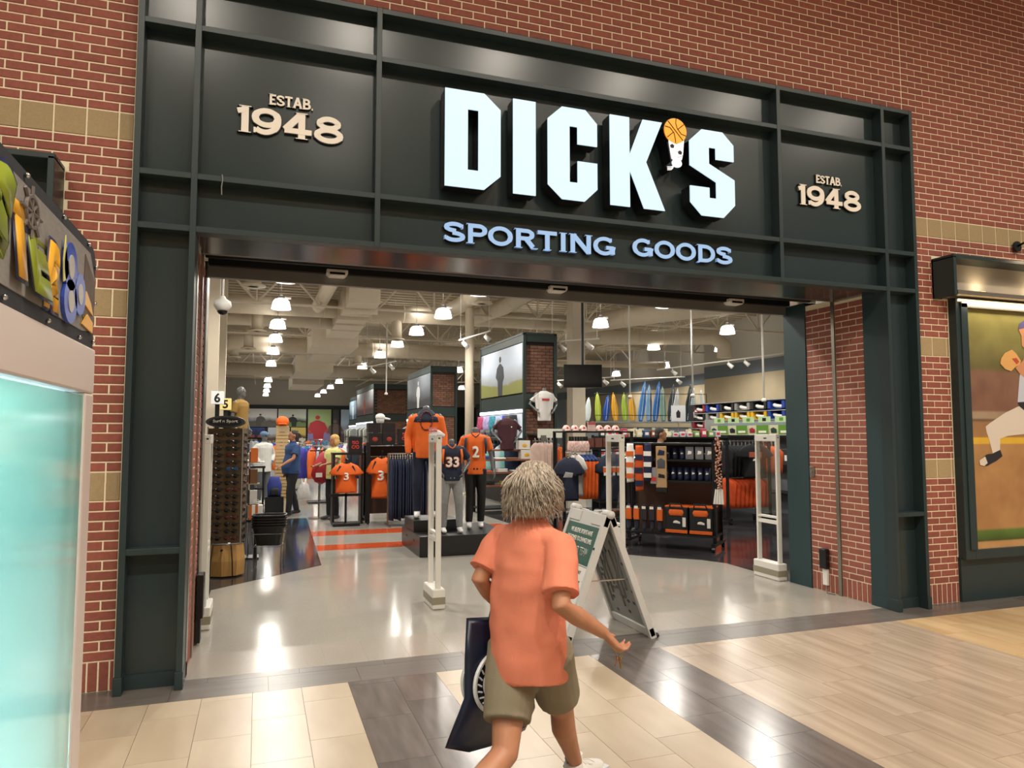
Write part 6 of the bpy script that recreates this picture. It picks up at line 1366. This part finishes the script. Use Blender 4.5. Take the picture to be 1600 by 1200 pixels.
# green camp goods boxes
gs=thing('camp_shelf','dark shelving holding green boxed camp furniture','shelf',(10,6.6,0)); MB().box(.35,.4,0,3,0,2.05).obj('back',GW,gs)
for z in(.5,1.1,1.72): MB().box(-.15,.4,0,3,z-.04,z).obj('shelf_board',BLACKM,gs)
MB().box(-.16,.38,2.98,3.02,0,2.1).obj('end_panel',mat('shelf_grey','9A9C9C',.5),gs)
for i in range(4):
    n_=('dark green','red','black','navy')[i]; t=thing('camp_box','green and white camp furniture box with '+n_+' picture','box',(10.05,6.95+.72*i,1.72)); MB().box(-.15,.15,-.34,.34,0,.22).obj('box',mat('camp_cream','C9C9A8',.5),t); MB().box(-.155,-.149,-.34,.05,.02,.22).obj('green_field',mat('camp_green','5E8F2E',.5),t); MB().box(-.157,-.152,-.28,-.02,.05,.1).obj('label_strip',WN,t); MB().puff([(.1,.05),(.28,.05),(.3,.14),(.2,.17),(.1,.13)],(.2,.11),.004,-.156).obj('picture',mat('pict_'+n_.replace(' ','_'),{'red':'9C2230','black':'1B1B1E','navy':'1C2647','dark green':'223A28'}[n_],.5),t)
    o=[c for c in COL.objects if c.parent==t and c.name.startswith('picture')][0]; o.data.transform(Matrix(((0,1,0,0),(1,0,0,0),(0,0,1,0),(0,0,0,1))))
for i in range(5):
    t=thing('camp_sign','lime green hang card above the camp boxes','sign',(9.9,6.9+.55*i,2.0),0,'lime hang cards'); MB().box(-.005,.005,-.2,.2,0,.13).obj('card',mat('lime_card','8FC04A' if i%2 else 'B9D6A4',.5),t); MB().box(-.007,-.005,-.06,.06,.03,.1).obj('emblem',BLACK if i%2 else MATS['camp_green'],t)
for i in range(10):
    t=thing('shoe_box','assorted dark sports carton under the camp boxes','box',(10.05,6.75+.28*i,1.1),0,'dark cartons under the camp boxes'); MB().box(-.15,.15,-.12,.12,0,.3).obj('box',mat('carton%d'%(i%3),('2A2B2F','5A4638','7A7C80')[i%3],.6),t); MB().box(-.153,-.149,-.08,.08,.08,.2).obj('label',WN,t)
# backpack posters over the pegboard
for i,(x,y,c_,n_) in enumerate(((10.6,12.0,'D9DCE0','white backpack'),(11.0,11.75,'26282C','black skull emblem'))):
    t=thing('wall_poster',n_+' poster above the camp goods','poster',(x,y,2.1),R(-30)); MB().box(-.2,.2,-.01,.01,0,.45).obj('panel',mat('poster%d'%i,c_,.5),t); MB().puff([(-.05,.1),(.05,.1),(.06,.25),(0,.33),(-.06,.25)],(0,.2),.004,-.012).obj('printed_shape',BLACK if i==0 else WN,t); MB().box(-.01,.01,.01,.03,-2.1,.45).obj('post',STEEL,t)
# low gondola with bright toys behind the fan shop unit
for j,(x,y,rz,L,lab) in enumerate(((6.35,8.4,-8,3.0,'long black gondola of small bright goods behind the fan shop unit'),(8.2,10.6,-5,2.4,'black gondola of snow goods left of the boxed shoes'))):
    fr=frame_rack('gondola',lab,(x,y,0),R(rz),L,1.72,.5,(.3,.8,1.25,1.68),BLACKM,(),False,(.1,1.7,BLACKM)); GM2=Matrix.Translation((x,y,0))@Matrix.Rotation(R(rz),4,'Z')
    for z in(1.25,1.68):
        for i in range(int(L/.17)):
            k=rn.randrange(7); t=thing('small_pack',PC[k][1]+' small pack on the '+('upper' if z>1.5 else 'lower')+' shelf of the '+('long' if j==0 else 'snow goods')+' gondola','pack',GM2@V3((.08+.17*i,.1,z)),R(rz),PC[k][1]+' packs on '+('long' if j==0 else 'snow')+' gondola '+('upper' if z>1.5 else 'lower')); h_=rn.uniform(.1,.2)
            MB().box(-.06,.06,-.05,.06,0,h_).obj('pack',mat('pack_'+PC[k][1],PC[k][0],.5),t,bevel=.008); MB().box(-.04,.04,-.053,-.049,h_*.3,h_*.7).obj('label',WN if k!=5 else RED,t)
# white lab coats etc. hung far right behind the last security gate
for i in range(6): hung('hoodie',('maroon','navy')[i%2]+' hooded top hung behind the last security gate','hoodie',(9.0+.2*i,5.2,1.5),R(35),mat('hood%d'%(i%2),('3A1A20','1D2A48')[i%2],.85),.8,.5,('maroon','navy')[i%2]+' hooded tops far right',.14)
hr=thing('garment_rack','black wall rack of hooded tops behind the last security gate','rack',(8.9,5.2,0)); MB().cyl((0,0,1.6),(1.4,0,1.6),.014,n=8).obj('rail',CHROME,hr)
for x in(0,1.4): MB().box(x-.02,x+.02,-.02,.02,0,1.62).obj('post',BLACKM,hr)
# ---------------------------------------------------------------- left aisle furniture
lt=thing('apparel_table','black apparel table with folded white and grey tops left of the aisle','table',(-.95,11.9,0)); MB().box(-.5,.5,-.4,.4,.98,1.02).obj('top',BLACKM,lt); MB().box(-.48,.48,-.38,.38,.5,.53).obj('shelf',BLACKM,lt); MB().box(-.48,.48,-.38,.38,.1,.13).obj('shelf',BLACKM,lt)
for x in(-.46,.46):
    for y in(-.36,.36): MB().box(x-.02,x+.02,y-.02,y+.02,0,1.0).obj('leg',BLACKM,lt)
for x,z,i,n in((-.3,1.02,0,4),(.05,1.02,0,4),(.35,1.02,0,3),(-.2,.53,6,5),(.2,.53,6,5),(-.2,.13,6,4),(.2,.13,5,4)): folded((-.95+x,11.75,z),i,n,'on the black apparel table')
hb_=thing('sock_stand','slim chrome stand of boxed goods beside the sunglasses tower','stand',(-.72,5.3,0)); MB().cyl((0,0,0),(0,0,1.5),.012,n=8).obj('pole',CHROME,hb_); MB().box(-.15,.15,-.15,.15,0,.02).obj('foot',BLACKM,hb_)
for z in(.75,1.05,1.35): MB().box(-.14,.14,-.12,.12,z-.01,z).obj('tray',CHROME,hb_)
for i in range(6): 
    n_=('brown','white','orange')[i%3]; carton('gift_box',n_+' small boxed bottle on the chrome stand',(-.8+.14*(i%2),5.28,.75+.3*(i//2)),.1,.1,.2,mat('gift_'+n_,{'brown':'6A4A2E','white':'D0CCC6','orange':'C9692A'}[n_],.5),None,None,0,n_+' boxed bottles')
# carry bag with stripes hanging below
sbg=thing('striped_bag','orange and white striped paper bag standing by the sunglasses tower','bag',(-.62,5.2,.55)); MB().box(-.09,.09,-.05,.05,0,.2).obj('bag_body',WHITE,sbg,bevel=.006); MB().box(-.09,-.055,-.052,.052,0,.2).box(-.01,.025,-.052,.052,0,.2).obj('stripes',mat('stripe_orange','C9692A',.6),sbg); MB().tube([(-.04,0,.2),(-.03,0,.27),(.03,0,.27),(.04,0,.2)],.004,5).obj('handle',WHITE,sbg); MB().box(-.12,.12,-.1,.1,-.03,0).cyl((0,0,-.55),(0,0,-.02),.02).obj('stand',BLACKM,sbg)
bpk=thing('backpack','blue and black backpack on the floor display by the navy polo shopper','backpack',(-.25,11.4,.35)); MB().puff([(-.14,0),(.14,0),(.16,.25),(.1,.45),(-.1,.45),(-.16,.25)],(0,.2),.1).obj('body',mat('pack_royal','1F2F78',.7),bpk,smooth=True); MB().puff([(-.09,.04),(.09,.04),(.09,.2),(-.09,.2)],(0,.12),.03,-.1).obj('pocket',BLACK,bpk,smooth=True); MB().box(-.2,.2,-.15,.15,-.35,0).obj('stand',BLACKM,bpk)
# orange cap display and wooden slat column
wc=thing('slat_column','pale wooden slat column with an orange cap on top behind the navy polo shopper','display stand',(-.02,14.5,0)); 
for i in range(22): MB().box(-.16,.16,-.16,.16,.09*i,.09*i+.075).obj('slat',mat('slat_wood','B79A6A',.6),wc)
oc=thing('cap','bright orange cap on top of the wooden slat column','cap',(-.02,14.5,1.97)); MB().ell((0,0,.1),(.17,.17,.15)).obj('crown',ORJ,oc,smooth=True); MB().puff([(-.12,.02),(.12,.02),(.1,.06),(-.1,.06)],(0,.04),.1,-.18).obj('brim',ORJ,oc,smooth=True)
# floor racks farther back
rk=[('C9CDD0','white'),('2F6F55','green'),('B02E3A','red'),('3B3FA0','violet'),('1E2430','dark'),('D9692C','orange'),('7C8288','grey'),('3F7FA0','blue')]
spots=[(.9,13.5,'near the blond shopper'),(2.2,13,'behind the jersey rack'),(.4,18,'in the middle of the main aisle'),(2.0,18.5,'before the second tower'),(3.6,13.5,'behind the orange pullover mannequin'),(3.2,24,'before the third tower'),(.2,25,'far along the main aisle'),(-2.0,22,'on the far left'),(6.9,13.2,'behind the first tower'),(7.6,18,'behind the beige column'),(2.2,32,'near the back'),(-1.2,34,'near the back posters'),(-1.6,16,'left of the wooden slat column'),(-3.2,28,'under the left back posters')]
for j,(x,y,wh) in enumerate(spots):
    fr=thing('round_rack','chrome round garment rack '+wh,'rack',(x,y,0)); MB().tube([(.5*math.cos(2*PI*k/16),.5*math.sin(2*PI*k/16),1.45) for k in range(17)],.014,6).obj('ring_rail',CHROME,fr); MB().cyl((0,0,0),(0,0,1.45),.02,n=8).obj('pole',CHROME,fr); MB().box(-.5,.5,-.015,.015,1.43,1.45).obj('spoke',CHROME,fr); MB().box(-.3,.3,-.3,.3,0,.03).obj('foot',BLACKM,fr)
    ks=[(j+q)%8 for q in(0,3,5)]
    for i in range(12):
        k=ks[i//4]; a=2*PI*i/12; hung('hung_top',rk[k][1]+' top on the round rack '+wh,'shirt',(x+.5*math.cos(a),y+.5*math.sin(a),1.38),a+R(90),mat('rk_'+rk[k][1],rk[k][0],.85),.75,.4,rk[k][1]+' tops on the rack '+wh,.12)
# ---------------------------------------------------------------- back wall pictures
pics=[(-1.7,.9,2.35,3.95,'D3D2D4','4A4A44','5A564F','grey picture of a dark cap and ball'),(.95,3.4,2.35,3.95,'C9D0C4','1D2420','6A7F4E','picture of football players on green turf'),(-1.6,-.1,1.4,2.3,'23356E','182447','8A4A3A','blue picture with sports goggles'),(.1,2.0,1.0,2.3,'B7BEC6','6A5648','5E4A3E','picture of a stretched arm'),(2.05,3.4,1.0,2.3,'C9B060','3A2C22','D8D4C6','warm picture of a runner in white'),(3.5,5.6,1.0,3.95,'9FB77E','B8323C','8C86B8','colourful picture with red top'),(5.7,6.3,1.0,3.95,'3A3A40','6A5A54','BFC4CC','dark narrow picture of a person'),(6.4,8.6,1.0,3.95,'AFC6DE','7E6F74','5A4852','pale sky picture of two people')]
for i,(x0,x1,z0,z1,a,b_,c_,lab) in enumerate(pics):
    t=thing('wall_picture',lab+' on the store back wall','picture',((x0+x1)/2,61.8,z0)); w=(x1-x0)/2; h_=z1-z0
    pn=MB().box(-w,w,-.05,.05,0,h_).obj('panel',photo_mat('pic%d'%i,a,b_,c_,3.5),t)
    fg=MB(); [fg.prism(q,-.06,-.05) for q in person_print(w*rn.uniform(-.3,.3),h_*.02,h_*rn.uniform(.7,.95),1,w*rn.uniform(-.15,.15))]; fg.obj('printed_figure',mat('picf%d'%i,b_,.5),pn)
    for xx in(-w,w): MB().box(xx-.03,xx+.03,-.08,.05,0,h_).obj('frame_edge',BLACKM,t)
for i in range(8):
    t=thing('back_shelf','low white and dark shoe display along the back wall','shelf',(-3+1.6*i,60.6,0),0,'shoe displays along the back wall'); MB().box(-.75,.75,-.3,.3,0,.9).obj('cabinet',mat('shelf_dark','2B2D30',.5),t); MB().box(-.78,.78,-.32,.32,.9,.96).obj('top',WHITEP,t)
    for k in range(6): MB().limb([((-.6+.24*k,-.2,1.0),.05),((-.6+.24*k,0,1.02),.06),((-.6+.24*k,.1,1.08),.06)],8,True).obj('shoe',SHW if k%2 else mat('shoe_dark','33363A',.6),t,smooth=True)
